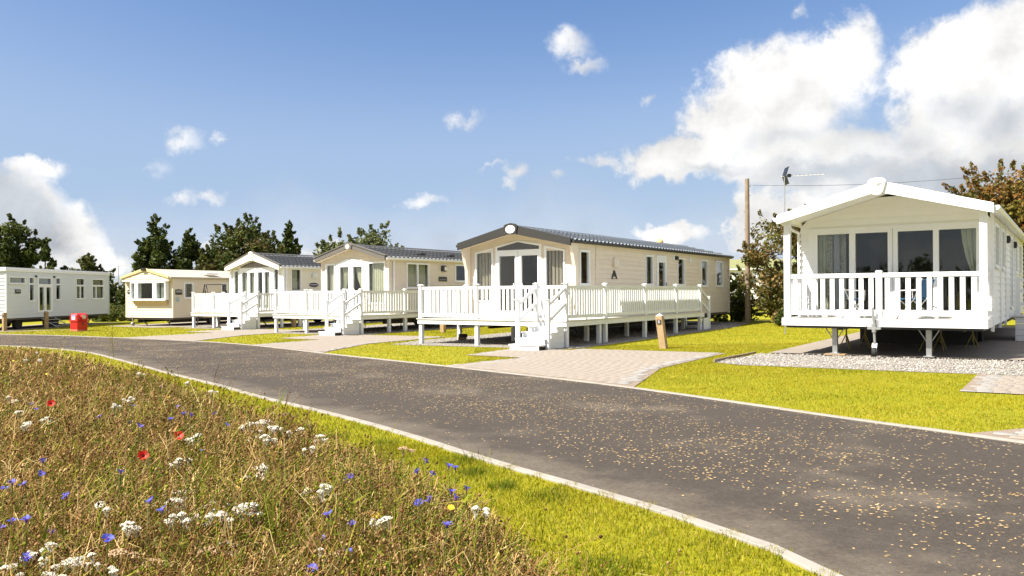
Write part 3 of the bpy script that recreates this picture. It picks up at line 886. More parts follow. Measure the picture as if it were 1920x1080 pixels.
def tile_sheet(half, length, rise, tw=0.26, tl=0.40, amp=0.050, step=0.070):
    """one roof slope: x from eave (0) to ridge (half), y along the roof, z up; returns arrays"""
    S = math.hypot(half, rise)
    nr = max(1, round(S / tl)); L = S / nr
    nt = max(2, round(length / tw)); Wd = length / nt
    prof = [0.0, 0.10, 0.22, 0.40, 0.60, 0.80]
    ph = [0.30, 0.92, 1.0, 0.60, 0.15, 0.0]
    y, h = [], []
    for i in range(nt):
        for p, q in zip(prof, ph):
            y.append((i + p) * Wd); h.append(q)
    y.append(length); h.append(0.30)
    y = np.array(y); h = np.array(h) * amp
    rows = []
    for r in range(nr):
        rows += [(r * L - (0.0 if r == 0 else 0.012), step), ((r + 1) * L, 0.0)]
    ca, sa = half / S, rise / S
    V = []
    for s, o in rows:
        hh = h * (1.0 if o > 0 else 0.8) + o
        V.append(np.stack([s * ca - hh * sa, y, s * sa + hh * ca], -1))
    V = np.array(V)
    R, N = V.shape[:2]
    idx = np.arange(R * N).reshape(R, N)
    F = np.stack([idx[:-1, :-1], idx[:-1, 1:], idx[1:, 1:], idx[1:, :-1]], -1).reshape(-1, 4)
    return V.reshape(-1, 3), F

def gable_roof(parent, u0, u1, v0, v1, ze, zp, m_tile, m_barge, m_soffit, barge_h=0.25, tiles=True, verge=None, flare=0.0, gutter=None, thick=0.09, barge_t=0.05, cap=None, drop=0.0, m_flat=None, btop=.035):
    um, hw = (u0 + u1) / 2, (u1 - u0) / 2
    t = thick
    rf = MB()
    tp = .012
    if tiles:
        t, tp = .14, .085
    rf.prism([(u0, ze - t), (um, zp - t), (u1, ze - t), (u1, ze - tp), (um, zp - tp), (u0, ze - tp)], 'y', v0 + .012, v1)
    roof = rf.build("roof", m_soffit if tiles else (m_flat or m_soffit), parent)
    if tiles:
        V, F = tile_sheet(hw, v1 - v0, zp - ze)
        for sgn in (1, -1):
            W = V.copy()
            W[:, 0] = (u0 + V[:, 0]) if sgn > 0 else (u1 - V[:, 0])
            W[:, 1] += v0
            W[:, 2] += ze - .078
            Fq = F[:, ::-1] if sgn > 0 else F
            me = np_mesh("roof_tiles", W, Fq, m_tile, nper=4)
            link("roof_tiles", me, roof, kind='stuff')
        rg = MB()
        n = int((v1 - v0) / .45)
        for i in range(n):
            a, b = v0 + (v1 - v0) * i / n, v0 + (v1 - v0) * (i + 1) / n
            rg.prism([(um - .10, zp - .022), (um - .06, zp + .032), (um + .06, zp + .032), (um + .10, zp - .022)], 'y', a + .004, b - .0)
        rg.build("ridge_tiles", m_tile, roof, kind='stuff')
    h = barge_h
    for s in (-1, 1):
        e = um + s * hw
        b = MB()
        b.prism([(e, ze - h * .8 - drop), (e, ze + btop), (um + s * .02, zp + btop + .005), (um + s * .02, zp - h), ], 'y', v0 - barge_t, v0 + .010)
        b.build("bargeboard", m_barge, parent, bevel=.006)
        if verge:
            q = MB()
            q.prism([(e + s * .03, ze + btop + .002), (e + s * .03, ze + btop + .04), (um + s * .02, zp + btop + .047), (um + s * .02, zp + btop + .007)], 'y', v0 - barge_t - .03, v0 + .12)
            q.build("verge_trim", verge, parent)
    for s in (-1, 1):
        e = um + s * hw
        gm_ = gutter or m_barge
        g = MB()
        g.prism([(e - s * .005, ze - .015), (e + s * .09, ze - .015), (e + s * .10, ze - .06), (e + s * .07, ze - .10), (e + s * .02, ze - .11), (e - s * .005, ze - .105)], 'y', v0 + .012, v1)
        g.build("gutter", gm_, parent)
    if cap:
        pw, ph_, mm = cap
        c = MB()
        c.prism([(um - pw * .8, zp - h - .03 - ph_ * 0), (um + pw * .8, zp - h - .03), (um + pw, zp + .0), (um + pw * .75, zp + .048), (um, zp + .085), (um - pw * .75, zp + .048), (um - pw, zp + .0)], 'y', v0 - barge_t - .035, v0 - barge_t - .002)
        c.build("gable_cap", mm, parent, bevel=.008)
    return roof

def badge(parent, um, z, v, rx, rz, m_disc, m_ink, marks=True):
    d = MB().disc(um, z, rx, rz, v - .012, v).build("badge", m_disc, parent)
    if marks:
        mk = MB()
        n = 6
        for i in range(n):
            x = um - rx * .62 + rx * 1.24 * i / (n - 1)
            hh = rz * (.18 + .16 * ((i * 7) % 3))
            mk.box(x - rx * .05, x + rx * .05, v - .016, v - .0125, z - hh * .6, z + hh)
            if i % 2:
                mk.box(x - rx * .12, x - rx * .052, v - .016, v - .0125, z - hh * .55, z - hh * .3)
        mk.build("lettering", m_ink, d)
    return d

def wall_sign(parent, face, a0, a1, z0, z1, m_plate, m_ink, shape='rect', rows=((.5, .28),)):
    cx, cz, rx, rz = (a0 + a1) / 2, (z0 + z1) / 2, (a1 - a0) / 2, (z1 - z0) / 2
    mb = MB()
    if shape == 'oval':
        mb.disc(cx, cz, rx, rz, -.044, -.029)
    elif shape == 'clip':
        mb.prism([(a0, z0), (a1, z0), (a1, z1 - rz * .5), (a1 - rx * .2, z1), (a0, z1)], 'y', -.044, -.029)
    elif shape == 'crest':
        mb.prism([(a0, z0 + rz * .15), (cx - rx * .4, z0), (cx + rx * .4, z0), (a1, z0 + rz * .15), (a1, z1 - rz * .2), (cx + rx * .3, z1), (cx - rx * .3, z1), (a0, z1 - rz * .2)], 'y', -.044, -.029)
    else:
        mb.box(a0, a1, -.044, -.029, z0, z1)
    s = face.put(mb, "name_plate", m_plate, parent)
    mk = MB()
    for (fz, fh) in rows:
        z = z0 + (z1 - z0) * fz
        n = 9
        for i in range(n):
            x = cx - rx * .72 + rx * 1.44 * i / (n - 1)
            hh = (z1 - z0) * fh * (.75 + .25 * ((i * 5) % 3) / 2)
            mk.box(x - rx * .055, x + rx * .045, -.048, -.0445, z - hh / 2, z + hh / 2)
            if i % 3 != 1:
                mk.box(x + rx * .047, x + rx * .10, -.048, -.0445, z + (hh * .5 - rz * .12) * (1 if i % 2 else -1), z + (hh * .5) * (1 if i % 2 else -1))
    mk.build("lettering", m_ink, s)
    return s

def wall_lamp(parent, face, a0, a1, z0, z1, m_body, m_lens):
    o = face.put(MB().box(a0, a1, -.10, -.029, z0, z1), "wall_lamp", m_body, parent)
    MB().box(a0 + (a1 - a0) * .5, a1 - .01, -.112, -.1005, z0 + .05, z1 - .05).build("lens", m_lens, o)
    return o

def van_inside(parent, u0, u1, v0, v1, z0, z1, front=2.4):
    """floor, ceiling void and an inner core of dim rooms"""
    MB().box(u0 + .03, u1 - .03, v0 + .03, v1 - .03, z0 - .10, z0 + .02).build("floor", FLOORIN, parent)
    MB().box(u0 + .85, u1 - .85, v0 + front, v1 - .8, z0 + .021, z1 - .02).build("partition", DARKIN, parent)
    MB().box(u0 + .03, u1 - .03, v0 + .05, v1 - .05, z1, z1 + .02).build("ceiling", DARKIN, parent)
    c = MB()
    c.box(u0 + .25, u0 + .9, v0 + .5, v0 + 2.0, z0 + .021, z0 + .42)
    c.box(u0 + .06, u0 + .25, v0 + .4, v0 + 2.1, z0 + .021, z0 + .85)
    c.build("sofa", SOFA, parent, bevel=.03)

def chassis(parent, u0, u1, v0, v1, z0, wheels):
    MB().box(u0 + .5, u0 + .62, v0 + .3, v1 - .3, z0 - .28, z0 - .101).build("chassis_beam", CHASSIS, parent)
    MB().box(u1 - .62, u1 - .5, v0 + .3, v1 - .3, z0 - .28, z0 - .101).build("chassis_beam", CHASSIS, parent)
    for (u, v) in wheels:
        MB().tube((u - .1, v, .30), (u + .1, v, .30), .30, .30, 20).build("wheel", RUBBER, parent)

def corner_posts(parent, pts, z0, z1, m, w=.07):
    for (u, v) in pts:
        MB().box(u - w / 2, u + w / 2, v - w / 2, v + w / 2, z0, z1).build("corner_trim", m, parent)

def far_walls(parent, u0, u1, v0, v1, z0, z1, m, zp=None):
    siding(parent, Face('left', u0), -v1, -v0, z0, z1, [], m, joined=True)
    um, hw = (u0 + u1) / 2, (u1 - u0) / 2
    siding(parent, Face('back', v1), -u1, -u0, z0, z1, [], m, joined=True, gable=(-um, hw, zp) if zp else None)

DARKGLASS = mat("tinted_gable_glass", (0.05, 0.045, 0.04), 0.06, 0.2, 2.0, spec=0.8)

def slope_window(parent, face, a0, a1, z0, zl, zr, curtain_m, fw=.06, slats=True):
    mb = MB()
    mb.box(a0, a1, -.042, .05, z0, z0 + fw)
    k = (zr - zl) / (a1 - a0)
    mb.prism([(a0, z0 + fw), (a0 + fw, z0 + fw), (a0 + fw, zl + k * fw - fw), (a0, zl - fw)], 'y', -.042, .05)
    mb.prism([(a1 - fw, z0 + fw), (a1, z0 + fw), (a1, zr - fw), (a1 - fw, zr - k * fw - fw)], 'y', -.042, .05)
    mb.prism([(a0, zl - fw), (a1, zr - fw), (a1, zr), (a0, zl)], 'y', -.042, .05)
    w = face.put(mb, "window", WHITE, parent)
    MB().prism([(a0 + fw, z0 + fw), (a1 - fw, z0 + fw), (a1 - fw, zr - k * fw - fw), (a0 + fw, zl + k * fw - fw)], 'y', .004, .012).build("pane", GLASS, w)
    if slats:
        x = a0 + fw + .045
        while x < a1 - fw - .02:
            zt = zl + k * (x - a0) - fw - .01
            s = MB()
            s.add([(x - .036, .11, z0 + .1), (x + .03, .16, z0 + .1), (x + .03, .16, zt), (x - .036, .11, zt), (x - .034, .114, z0 + .1), (x + .032, .164, z0 + .1), (x + .032, .164, zt), (x - .034, .114, zt)],
                  [(0, 1, 2, 3), (7, 6, 5, 4), (0, 4, 5, 1), (2, 6, 7, 3), (1, 5, 6, 2), (3, 7, 4, 0)])
            s.build("blind_slat", curtain_m, w)
            x += .128
    return w

# ================================================================== caravan with charcoal gable (third)
R3 = van_root('3', "holiday_caravan", 'beige holiday caravan with charcoal gable boards and slate-effect roof behind the nearest white deck')
f3, s3 = Face('front', 2.5), Face('right', -1.1)
z0, z1 = .60, 3.03
lw, rw, dr = (-4.86, -4.17, 1.22, 2.80), (-2.18, -1.49, 1.22, 2.79), (-4.03, -2.33, .745, 2.96)
siding(R3, f3, -5.12, -1.1, z0, z1, [lw, dr, rw], BEIGE, gable=(-3.11, 2.01, 3.51))
S3W = [(2.67, 3.34, 1.71, 2.80), (7.46, 8.15, 1.73, 2.82), (10.41, 11.14, 1.73, 2.82), (12.95, 13.70, 1.71, 2.82), (14.69, 15.58, 1.70, 2.82)]
door3 = (8.45, 9.34, .76, 2.84)
siding(R3, s3, 2.5, 16.38, z0, z1, S3W + [door3, (3.72, 3.80, z0, z1)], BEIGE)
far_walls(R3, -5.12, -1.1, 2.5, 16.38, z0, z1, BEIGE, 3.51)
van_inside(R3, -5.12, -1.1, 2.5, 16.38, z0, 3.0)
chassis(R3, -5.1, -1.1, 2.5, 16.3, z0, [(-4.6, 9.2), (-1.6, 9.2)])
slope_window(R3, f3, -4.88, -4.15, 1.20, 2.82, 2.95, CURT_TAUPE)
slope_window(R3, f3, -2.20, -1.47, 1.20, 2.96, 2.81, CURT_TAUPE)
w = window(R3, f3, (-4.05, -2.31, .745, 2.97), cells=[(-3.91, -3.30, .92, 2.67), (-3.06, -2.45, .92, 2.67)], name="french_doors", top=[(-4.05, 2.99), (-3.19, 3.15), (-2.31, 3.01)], sill=False)
MB().prism([(-3.97, 2.86), (-2.39, 2.86), (-2.39, 2.955), (-3.19, 3.10), (-3.97, 2.94)], 'y', -.0475, -.043).build("gable_pane", DARKGLASS, w)
for hx in (-3.34, -3.02):
    MB().box(hx - .06, hx + .06, -.075, -.055, 1.70, 1.725).box(hx - .012, hx + .012, -.06, -.0422, 1.62, 1.8).build("handle", WHITE, w)
MB().box(-3.186, -3.174, -.0465, -.0422, .80, 2.83).build("meeting_rail", mat("grey_gasket", (.35, .35, .34), .6), w)
for (a0, a1, b0, b1), c in zip(S3W, (CURT_BLUE, CURT_BLUE, None, None, CURT_BLUE)):
    cur = [('drape', a0 + .06, a1 - (.22 if c is CURT_BLUE and a0 < 3 else .16), b0 + .05, b1 - .05, c)] if c else [('drape', a0 + .06, a0 + .2, b0 + .05, b1 - .05, CURT_GREY)]
    window(R3, s3, (a0, a1, b0, b1), curtain=cur)
w = window(R3, s3, door3, cells=[(8.61, 9.19, 1.02, 2.58)], name="side_door", sill=False)
MB().box(9.23, 9.26, -.08, -.0422, 1.7, 1.85).build("handle", GALV, w)
wall_lamp(R3, s3, 4.93, 5.18, 2.32, 2.63, BEIGE, LAMPGLASS)
wall_lamp(R3, s3, 10.14, 10.36, 2.72, 2.86, BLACK, BLACK)
s3.put(MB().box(9.96, 10.10, -.05, -.029, 2.70, 2.88), "vent_cover", WHITE, R3)
s3.put(MB().box(11.62, 11.84, -.05, -.029, 2.66, 2.86), "vent_cover", WHITE, R3)
lg = MB()
lg.prism([(4.79, 1.93), (4.88, 1.93), (5.01, 2.13), (5.14, 1.93), (5.23, 1.93), (5.06, 2.20), (5.01, 2.215), (4.96, 2.20)], 'y', -.037, -.030)
lg.prism([(5.01, 2.085), (5.035, 2.03), (5.01, 2.0), (4.985, 2.03)], 'y', -.037, -.030)
lg.box(4.94, 5.08, -.037, -.030, 1.937, 1.952)
s3.put(lg, "emblem", BLACK, R3)
s3.put(MB().box(3.725, 3.795, -.04, .02, z0, z1), "corner_trim", BEIGE2, R3)
corner_posts(R3, [(-1.1, 16.36), (-5.12, 16.36)], z0 - .05, z1, BEIGE2, .10)
for u in (-5.17, -1.10):
    MB().prism([(2.475, z0), (2.34, z0), (2.30, 2.25), (2.06, 2.98), (2.06, 3.06), (2.475, 3.06)], 'x', u, u + .10).build("wing_wall", BEIGE, R3)
gable_roof(R3, -5.235, -.988, 2.02, 16.54, 3.085, 3.585, SLATE, CHARCOAL, BEIGE2, barge_h=.24, gutter=CHARCOAL, cap=(.26, 0, CHARCOAL))
badge(R3, -3.11, 3.47, 2.02 - .087, .175, .125, WHITE, mat("grey_ink", (.3, .3, .3), .6))

# ================================================================== caravan with taupe gable (second)
R2 = van_root('2', "holiday_caravan", 'beige holiday caravan with taupe gable boards and full cream curtains behind the middle white deck')
f2, s2 = Face('front', 2.15), Face('right', -.55)
z0, z1 = .58, 3.05
lw, rw, dr = (-4.22, -3.62, 1.15, 2.87), (-1.70, -.69, 1.15, 2.90), (-3.54, -1.87, .72, 2.83)
siding(R2, f2, -4.45, -.55, z0, z1, [lw, dr, rw], BEIGE2, gable=(-2.5, 1.95, 3.57))
S2W = [(3.23, 4.72, 1.78, 2.88), (6.55, 8.35, 2.09, 2.89), (9.6, 10.3, 1.8, 2.88), (11.6, 12.4, 1.8, 2.88)]
siding(R2, s2, 2.15, 13.6, z0, z1, S2W, BEIGE2)
far_walls(R2, -4.45, -.55, 2.15, 13.6, z0, z1, BEIGE2, 3.57)
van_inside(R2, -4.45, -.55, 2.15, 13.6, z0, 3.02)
chassis(R2, -4.45, -.55, 2.15, 13.6, z0, [(-4.0, 8), (-1.0, 8)])
window(R2, f2, lw, curtain=[('drape', -4.16, -3.68, 1.2, 2.82, CURT_CREAM)])
window(R2, f2, rw, curtain=[('drape', -1.62, -.76, 1.2, 2.84, CURT_CREAM)])
w = window(R2, f2, (-3.56, -1.85, .72, 2.84), cells=[(-3.34, -2.81, .90, 2.72), (-2.55, -2.02, .90, 2.72)], name="french_doors", top=[(-3.56, 2.86), (-3.2, 2.98), (-2.9, 3.05), (-2.5, 3.05), (-2.2, 2.98), (-1.85, 2.86)], sill=False,
           curtain=[('tieL', -3.32, -2.83, .95, 2.72, CURT_CREAM), ('tieR', -2.53, -2.04, .95, 2.72, CURT_CREAM)])
for hx in (-2.87, -2.48):
    MB().box(hx - .08, hx + .08, -.075, -.055, 1.70, 1.73).box(hx - .012, hx + .012, -.06, -.0422, 1.62, 1.8).build("handle", WHITE, w)
window(R2, s2, S2W[0], cells=[(3.30, 3.92, 1.85, 2.81), (4.0, 4.65, 1.85, 2.81)], curtain=[('drape', 3.3, 4.65, 1.82, 2.82, CURT_GREEN)])
window(R2, s2, S2W[1])
for q in S2W[2:]:
    window(R2, s2, q, curtain=[('drape', q[0] + .06, q[1] - .06, q[2] + .05, q[3] - .05, CURT_CREAM)])
wall_lamp(R2, s2, 5.55, 5.84, 2.54, 2.80, BLACK, LAMPGLASS)
wall_sign(R2, s2, 5.37, 5.95, 2.10, 2.31, BLACK, mat("dull_silver_lettering", (.22, .22, .22), .5), 'clip', ((.36, .3),))
s2.put(MB().tube((2.42, -.06, z0), (2.42, -.06, 3.05), .042, n=10), "downpipe", WHITE, R2, smooth=False)
corner_posts(R2, [(-.55, 2.17), (-4.45, 2.17)], z0, z1, BEIGE2, .10)
rf2 = gable_roof(R2, -4.605, -.445, 1.87, 13.8, 3.075, 3.645, SLATE2, TAUPE, BEIGE2, barge_h=.17, gutter=WHITE, cap=(.24, 0, TAUPE), verge=TAUPE)
badge(R2, -2.525, 3.56, 1.87 - .087, .125, .105, mat("chrome_badge", (.62, .62, .60), .3, metal=.4), WHITE, marks=False)
for v in (4.9, 7.0):
    u = -1.15
    zz = 3.05 + (3.645 - 3.075) * (-.445 - u) / 2.08
    MB().box(u - .14, u + .14, v - .16, v + .16, zz - .01, zz + .13).build("roof_vent", BLACK, R2, bevel=.03)

# ================================================================== caravan with cream gable (first)
R1 = van_root('1', "holiday_caravan", 'cream holiday caravan with white gable boards and an oval navy plate')
f1, s1 = Face('front', 2.0), Face('right', -.55)
z0, z1 = .56, 3.0
lw, rw, dr = (-4.36, -3.88, .95, 2.90), (-1.24, -.80, .95, 2.92), (-3.87, -1.25, .70, 2.98)
siding(R1, f1, -4.6, -.55, z0, z1, [lw, dr, rw], CREAM, joined=True, gable=(-2.575, 2.02, 3.66))
S1W = [(2.45, 3.16, 1.78, 2.93), (6.0, 6.8, 1.8, 2.9), (8.5, 9.3, 1.8, 2.9)]
siding(R1, s1, 2.0, 12.5, z0, z1, S1W, CREAM, joined=True)
far_walls(R1, -4.6, -.55, 2.0, 12.5, z0, z1, CREAM, 3.66)
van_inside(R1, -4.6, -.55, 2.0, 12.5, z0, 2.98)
chassis(R1, -4.6, -.55, 2.0, 12.5, z0, [(-4.1, 7.5), (-1.0, 7.5)])
window(R1, f1, lw, curtain=[('drape', -4.3, -3.93, 1.0, 2.86, CURT_CREAM)])
window(R1, f1, rw, curtain=[('drape', -1.18, -.86, 1.0, 2.86, CURT_CREAM)])
w = window(R1, f1, (-3.87, -1.25, .70, 2.98), cells=[(-3.68, -3.23, .95, 2.76), (-3.08, -2.66, .95, 2.76), (-2.42, -2.06, .95, 2.76), (-1.92, -1.52, .95, 2.76)], name="french_doors", sill=False,
           curtain=[('drape', -3.66, -3.25, .97, 2.74, CURT_CREAM), ('drape', -3.06, -2.74, .97, 2.74, CURT_CREAM), ('drape', -1.90, -1.54, .97, 2.74, CURT_CREAM)], handles=((-2.60, 1.85), (-2.48, 1.85)))
f1.put(MB().prism([(-3.74, 3.02), (-1.41, 3.02), (-1.41, 3.08), (-2.575, 3.37), (-3.74, 3.08)], 'y', -.038, -.0295), "gable_pane", mat("smoked_gable_pane", (.17, .145, .12), .15), R1)
f1.put(MB().prism([(-3.86, 2.985), (-3.86, 3.10), (-2.575, 3.43), (-1.29, 3.10), (-1.29, 2.985), (-1.36, 3.0), (-1.36, 3.08), (-2.575, 3.385), (-3.79, 3.08), (-3.79, 3.0)], 'y', -.0425, -.0385), "gable_frame", WHITE, R1)
window(R1, s1, S1W[0], curtain=[('blind', 2.52, 2.98, 1.84, 2.88, CURT_GREEN)])
for q in S1W[1:]:
    window(R1, s1, q, curtain=[('drape', q[0] + .06, q[1] - .06, q[2] + .05, q[3] - .05, CURT_CREAM)])
wall_lamp(R1, s1, 3.84, 4.12, 2.45, 2.71, GREYWHITE, LAMPGLASS)
wall_sign(R1, s1, 3.66, 4.29, 1.99, 2.22, NAVY, LETTER, 'oval', ((.55, .26),))
s1.put(MB().tube((2.16, -.06, z0), (2.16, -.06, 3.0), .042, n=10), "downpipe", WHITE, R1)
corner_posts(R1, [(-.55, 2.02), (-4.6, 2.02)], z0, z1, WHITE, .13)
gable_roof(R1, -4.70, -.484, 1.73, 12.6, 3.03, 3.73, SLATE2, mat("ivory_bargeboard", (.74, .69, .58), .5, .03), CREAM, barge_h=.36, gutter=WHITE, verge=TAUPE, cap=(.17, 0, mat("ivory_bargeboard", (.74, .69, .58), .5, .03)), drop=-.1)

# ================================================================== small cream caravan with bay window (fourth)
R4 = van_root('4', "static_caravan", 'small cream caravan with a boxed bay window and yellowed roof trim')
f4, s4, p4f = Face('front', .10), Face('right', -.05), Face('front', -.17)
z0, z1 = .46, 2.62
siding(R4, f4, -3.66, -.05, z0, 2.46, [(-2.95, -.38, 1.45, 2.40)], CREAM4, joined=True, bh=.13)
siding(R4, p4f, -3.68, -.03, 2.44, 2.64, [], CREAM4, joined=True, bh=.13, gable=(-1.855, 1.83, 3.09))
MB().prism([(-.149, 2.44), (.079, 2.44), (.079, 2.62), (-.149, 2.62)], 'x', -3.68, -.03).build("pelmet_soffit", YELLOWTRIM, R4)
S4W = [(.84, 1.48, 1.50, 2.38), (3.50, 3.98, 1.73, 2.38), (6.2, 7.0, 1.6, 2.38)]
siding(R4, s4, .10, 9.6, z0, z1, S4W, CREAM4, joined=True, bh=.13)
far_walls(R4, -3.66, -.05, .10, 9.6, z0, z1, CREAM4, 3.1)
van_inside(R4, -3.66, -.05, .1, 9.6, z0, 2.6)
chassis(R4, -3.66, -.05, .1, 9.6, z0, [(-3.2, 5.6), (-.5, 5.6), (-.5, 4.8)])
bay = Face('front', -.14)
w = window(R4, bay, (-3.03, -.29, 1.42, 2.42), cells=[(-2.95, -2.68, 1.50, 2.36), (-2.42, -1.28, 1.50, 2.36), (-.98, -.37, 1.50, 2.36)], name="bay_window", depth=.2,
           curtain=[('drape', -2.94, -2.70, 1.5, 2.36, CURT_GREY), ('drape', -.80, -.38, 1.5, 2.36, CURT_GREY)])
MB().prism([(-.15, 1.40), (.08, 1.40), (.08, 1.12), (-.12, 1.38)], 'x', -2.95, -.37).build("bay_apron", mat("ochre_apron", (.50, .38, .20), .6), R4)
for q, c in zip(S4W, (CURT_GREY, None, CURT_GREY)):
    window(R4, s4, q, curtain=[('drape', q[0] + .06, q[0] + .34, q[2] + .05, q[3] - .05, c)] if c else None)
wall_sign(R4, s4, .25, .71, 1.70, 2.0, BLACK, LETTER, 'crest', ((.55, .22), (.8, .1)))
wall_sign(R4, f4, -3.68 + .14, -3.12, 1.76, 2.0, mat("grey_plate", (.06, .065, .07), .4), LETTER, 'crest', ((.62, .2),))
s4.put(MB().disc(.39, 1.45, .13, .14, -.036, -.029), "sticker", mat("pale_blue_sticker", (.32, .42, .42), .5, .3, 20), R4)
corner_posts(R4, [(-.05, .12), (-3.66, .12)], z0, z1, CREAM4, .10)
gable_roof(R4, -3.72, .02, -.2, 9.75, 2.69, 3.15, CREAMROOF, YELLOWTRIM, CREAMROOF, barge_h=.12, tiles=False, gutter=CREAMROOF, thick=.06, btop=.03)
MB().box(-2.0, -1.7, -.33, -.252, 3.03, 3.18).build("security_lamp", BLACK, R4)
MB().box(-.62, -.2, 2.6, 3.5, 2.86, 2.96).build("roof_vent", WHITE, R4, bevel=.03)
for u in (-2.75, -.9):
    MB().tube((u, .35, z0 - .05), (u + .45, .35, .02), .035, .03).build("steady_leg", CHASSIS, R4)
MB().tube((-3.0, -.05, .5), (-3.0, -.05, .12), .025).tube((-3.03, -.05, .1), (-2.93, -.05, .1), .10, n=14).build("jockey_wheel", GALV, R4)

# ================================================================== flat roofed pale caravan (fifth)
R5 = van_root('5', "static_caravan", 'pale blue-grey flat roofed caravan with white framed windows and metal door steps')
f5, s5 = Face('front', 0.0), Face('right', 0.0)
z0, z1 = .62, 3.03
S5 = [(.20, 1.59, 2.40, 2.79), (1.87, 2.36, 1.48, 2.80), (2.62, 4.02, .86, 2.80), (4.32, 4.85, 1.52, 2.81), (6.38, 7.37, 1.55, 2.83), (8.18, 9.60, 1.55, 2.81)]
siding(R5, s5, 0.0, 10.2, z0, z1, S5, GREYWHITE, joined=True, bh=.19)
siding(R5, f5, -3.7, 0.0, z0, z1, [(-2.9, -.9, 1.5, 2.7)], GREYWHITE, joined=True, bh=.19)
far_walls(R5, -3.7, 0, 0, 10.2, z0, z1, GREYWHITE)
van_inside(R5, -3.7, 0, 0, 10.2, z0, 2.98, front=.9)
chassis(R5, -3.7, 0, 0, 10.2, z0, [(-3.2, 5.0), (-.45, 5.0), (-.45, 4.3), (-.45, 1.6)])
window(R5, f5, (-2.9, -.9, 1.5, 2.7), curtain=[('drape', -2.8, -1.0, 1.55, 2.65, CURT_CREAM)])
window(R5, s5, S5[0], curtain=[('net', .26, 1.5, 2.44, 2.75, CURT_CREAM)])
window(R5, s5, S5[1], cells=[(1.93, 2.30, 1.54, 2.37), (1.93, 2.30, 2.45, 2.74)], curtain=[('net', 1.92, 2.22, 1.5, 2.76, CURT_CREAM)])
w = window(R5, s5, S5[2], cells=[(2.74, 3.90, 2.42, 2.73), (2.80, 3.22, .98, 2.24), (3.44, 3.86, .98, 2.24)], name="french_doors", sill=False, curtain=[('net', 2.74, 3.9, 2.42, 2.74, CURT_GREY), ('drape', 2.8, 3.05, .98, 2.25, CURT_GREEN), ('drape', 3.44, 3.7, .98, 2.25, CURT_GREEN)])
window(R5, s5, S5[3], cells=[(4.38, 4.79, 1.58, 2.37), (4.38, 4.79, 2.45, 2.75)])
window(R5, s5, S5[4], cells=[(6.46, 6.86, 1.62, 2.32), (6.94, 7.30, 1.62, 2.32), (6.46, 7.30, 2.42, 2.76)], curtain=[('drape', 6.45, 7.3, 1.6, 2.78, CURT_GREEN)])
window(R5, s5, S5[5], cells=[(8.26, 8.62, 1.62, 2.32), (8.70, 9.52, 1.62, 2.32), (8.26, 9.52, 2.42, 2.74)], curtain=[('drape', 8.25, 9.53, 1.6, 2.76, CURT_GREEN)])
wall_sign(R5, s5, .69, 1.15, 1.90, 2.11, BLACK, LETTER, 'rect', ((.62, .3),))
s5.put(MB().box(2.43, 2.53, -.09, -.029, 2.78, 2.88), "wall_lamp", BLACK, R5)
s5.put(MB().box(4.12, 4.22, -.09, -.029, 2.78, 2.88), "wall_lamp", BLACK, R5)
MB().box(-3.8, .06, -.08, 10.3, 3.035, 3.235).build("roof", WHITE, R5, bevel=.02)
MB().box(-3.6, -.12, .1, 10.1, 3.236, 3.27).build("roof_felt", mat("grey_roof_felt", (.22, .22, .23), .9), R5)
corner_posts(R5, [(0, .02), (0, 10.18)], z0, z1, GREYWHITE, .09)
for v in (.8, 9.1):
    MB().tube((-.5, v, z0 - .1), (-.5, v - .5, .02), .035, .03).build("steady_leg", CHASSIS, R5)
st = tag(empty("door_steps", (*l2w('5', .2, 3.3), gz(-25.6)), -VANS['5'][2]), 'grey metal steps at the doors of the flat roofed caravan', 'steps')
for sgn in (-.62, .62):
    MB().tube((0, sgn, .55), (.95, sgn, .02), .022).build("stringer", GALV, st)
for i in range(3):
    MB().box(.12 + .28 * i, .36 + .28 * i, -.6, .6, .45 - .155 * i, .475 - .155 * i).build("tread", GALV, st)

# ================================================================== white caravan with a roofed porch (sixth)
R6 = van_root('6', "porch_caravan", 'white caravan with a roofed front porch, white railing and four glazed doors')
f6, s6 = Face('front', 1.3), Face('right', -.05)
z0, z1 = .66, 3.02
patio = (-3.74, -.20, .84, 2.86)
siding(R6, f6, -3.92, -.05, z0, z1, [patio], PORCHCLAD, gable=(-1.985, 1.94, 3.585))
S6 = [(1.9, 3.0, 1.90, 2.86), (3.9, 4.7, 1.90, 2.86), (7.2, 8.1, .9, 2.86), (9.2, 10.2, 1.9, 2.86), (11.6, 12.6, 1.9, 2.86)]
siding(R6, s6, 1.3, 14.2, z0, z1, S6, WHITECLAD)
far_walls(R6, -3.92, -.05, 1.3, 14.2, z0, z1, WHITECLAD, 3.585)
van_inside(R6, -3.92, -.05, 1.3, 14.2, z0, 3.0, front=3.4)
w = window(R6, f6, patio, cells=[(-3.54, -2.84, .98, 2.72), (-2.71, -2.03, .98, 2.72), (-1.83, -1.13, .98, 2.72), (-1.02, -.32, .98, 2.72)], name="patio_doors", sill=False, handles=((-1.97, 1.85), (-1.88, 1.85)),
           curtain=[('drape', -3.54, -3.36, .98, 2.72, CURT_GREEN), ('drape', -3.38, -3.24, .98, 2.72, CURT_PATTERN), ('net', -3.22, -3.08, .98, 2.72, CURT_BLUE), ('drape', -3.06, -2.94, .98, 2.72, CURT_PATTERN), ('tieR', -.62, -.33, .98, 2.72, CURT_GREEN)])
MB().box(-1.935, -1.925, -.0465, -.0422, .9, 2.80).build("meeting_rail", MATS['grey_gasket'], w)
for q in S6:
    window(R6, s6, q, curtain=[('drape', q[0] + .06, q[1] - .06, q[2] + .05, q[3] - .05, CURT_GREY)])
for v in (5.6, 8.6):
    wall_lamp(R6, s6, v, v + .2, 2.60, 2.78, BLACK, BLACK)
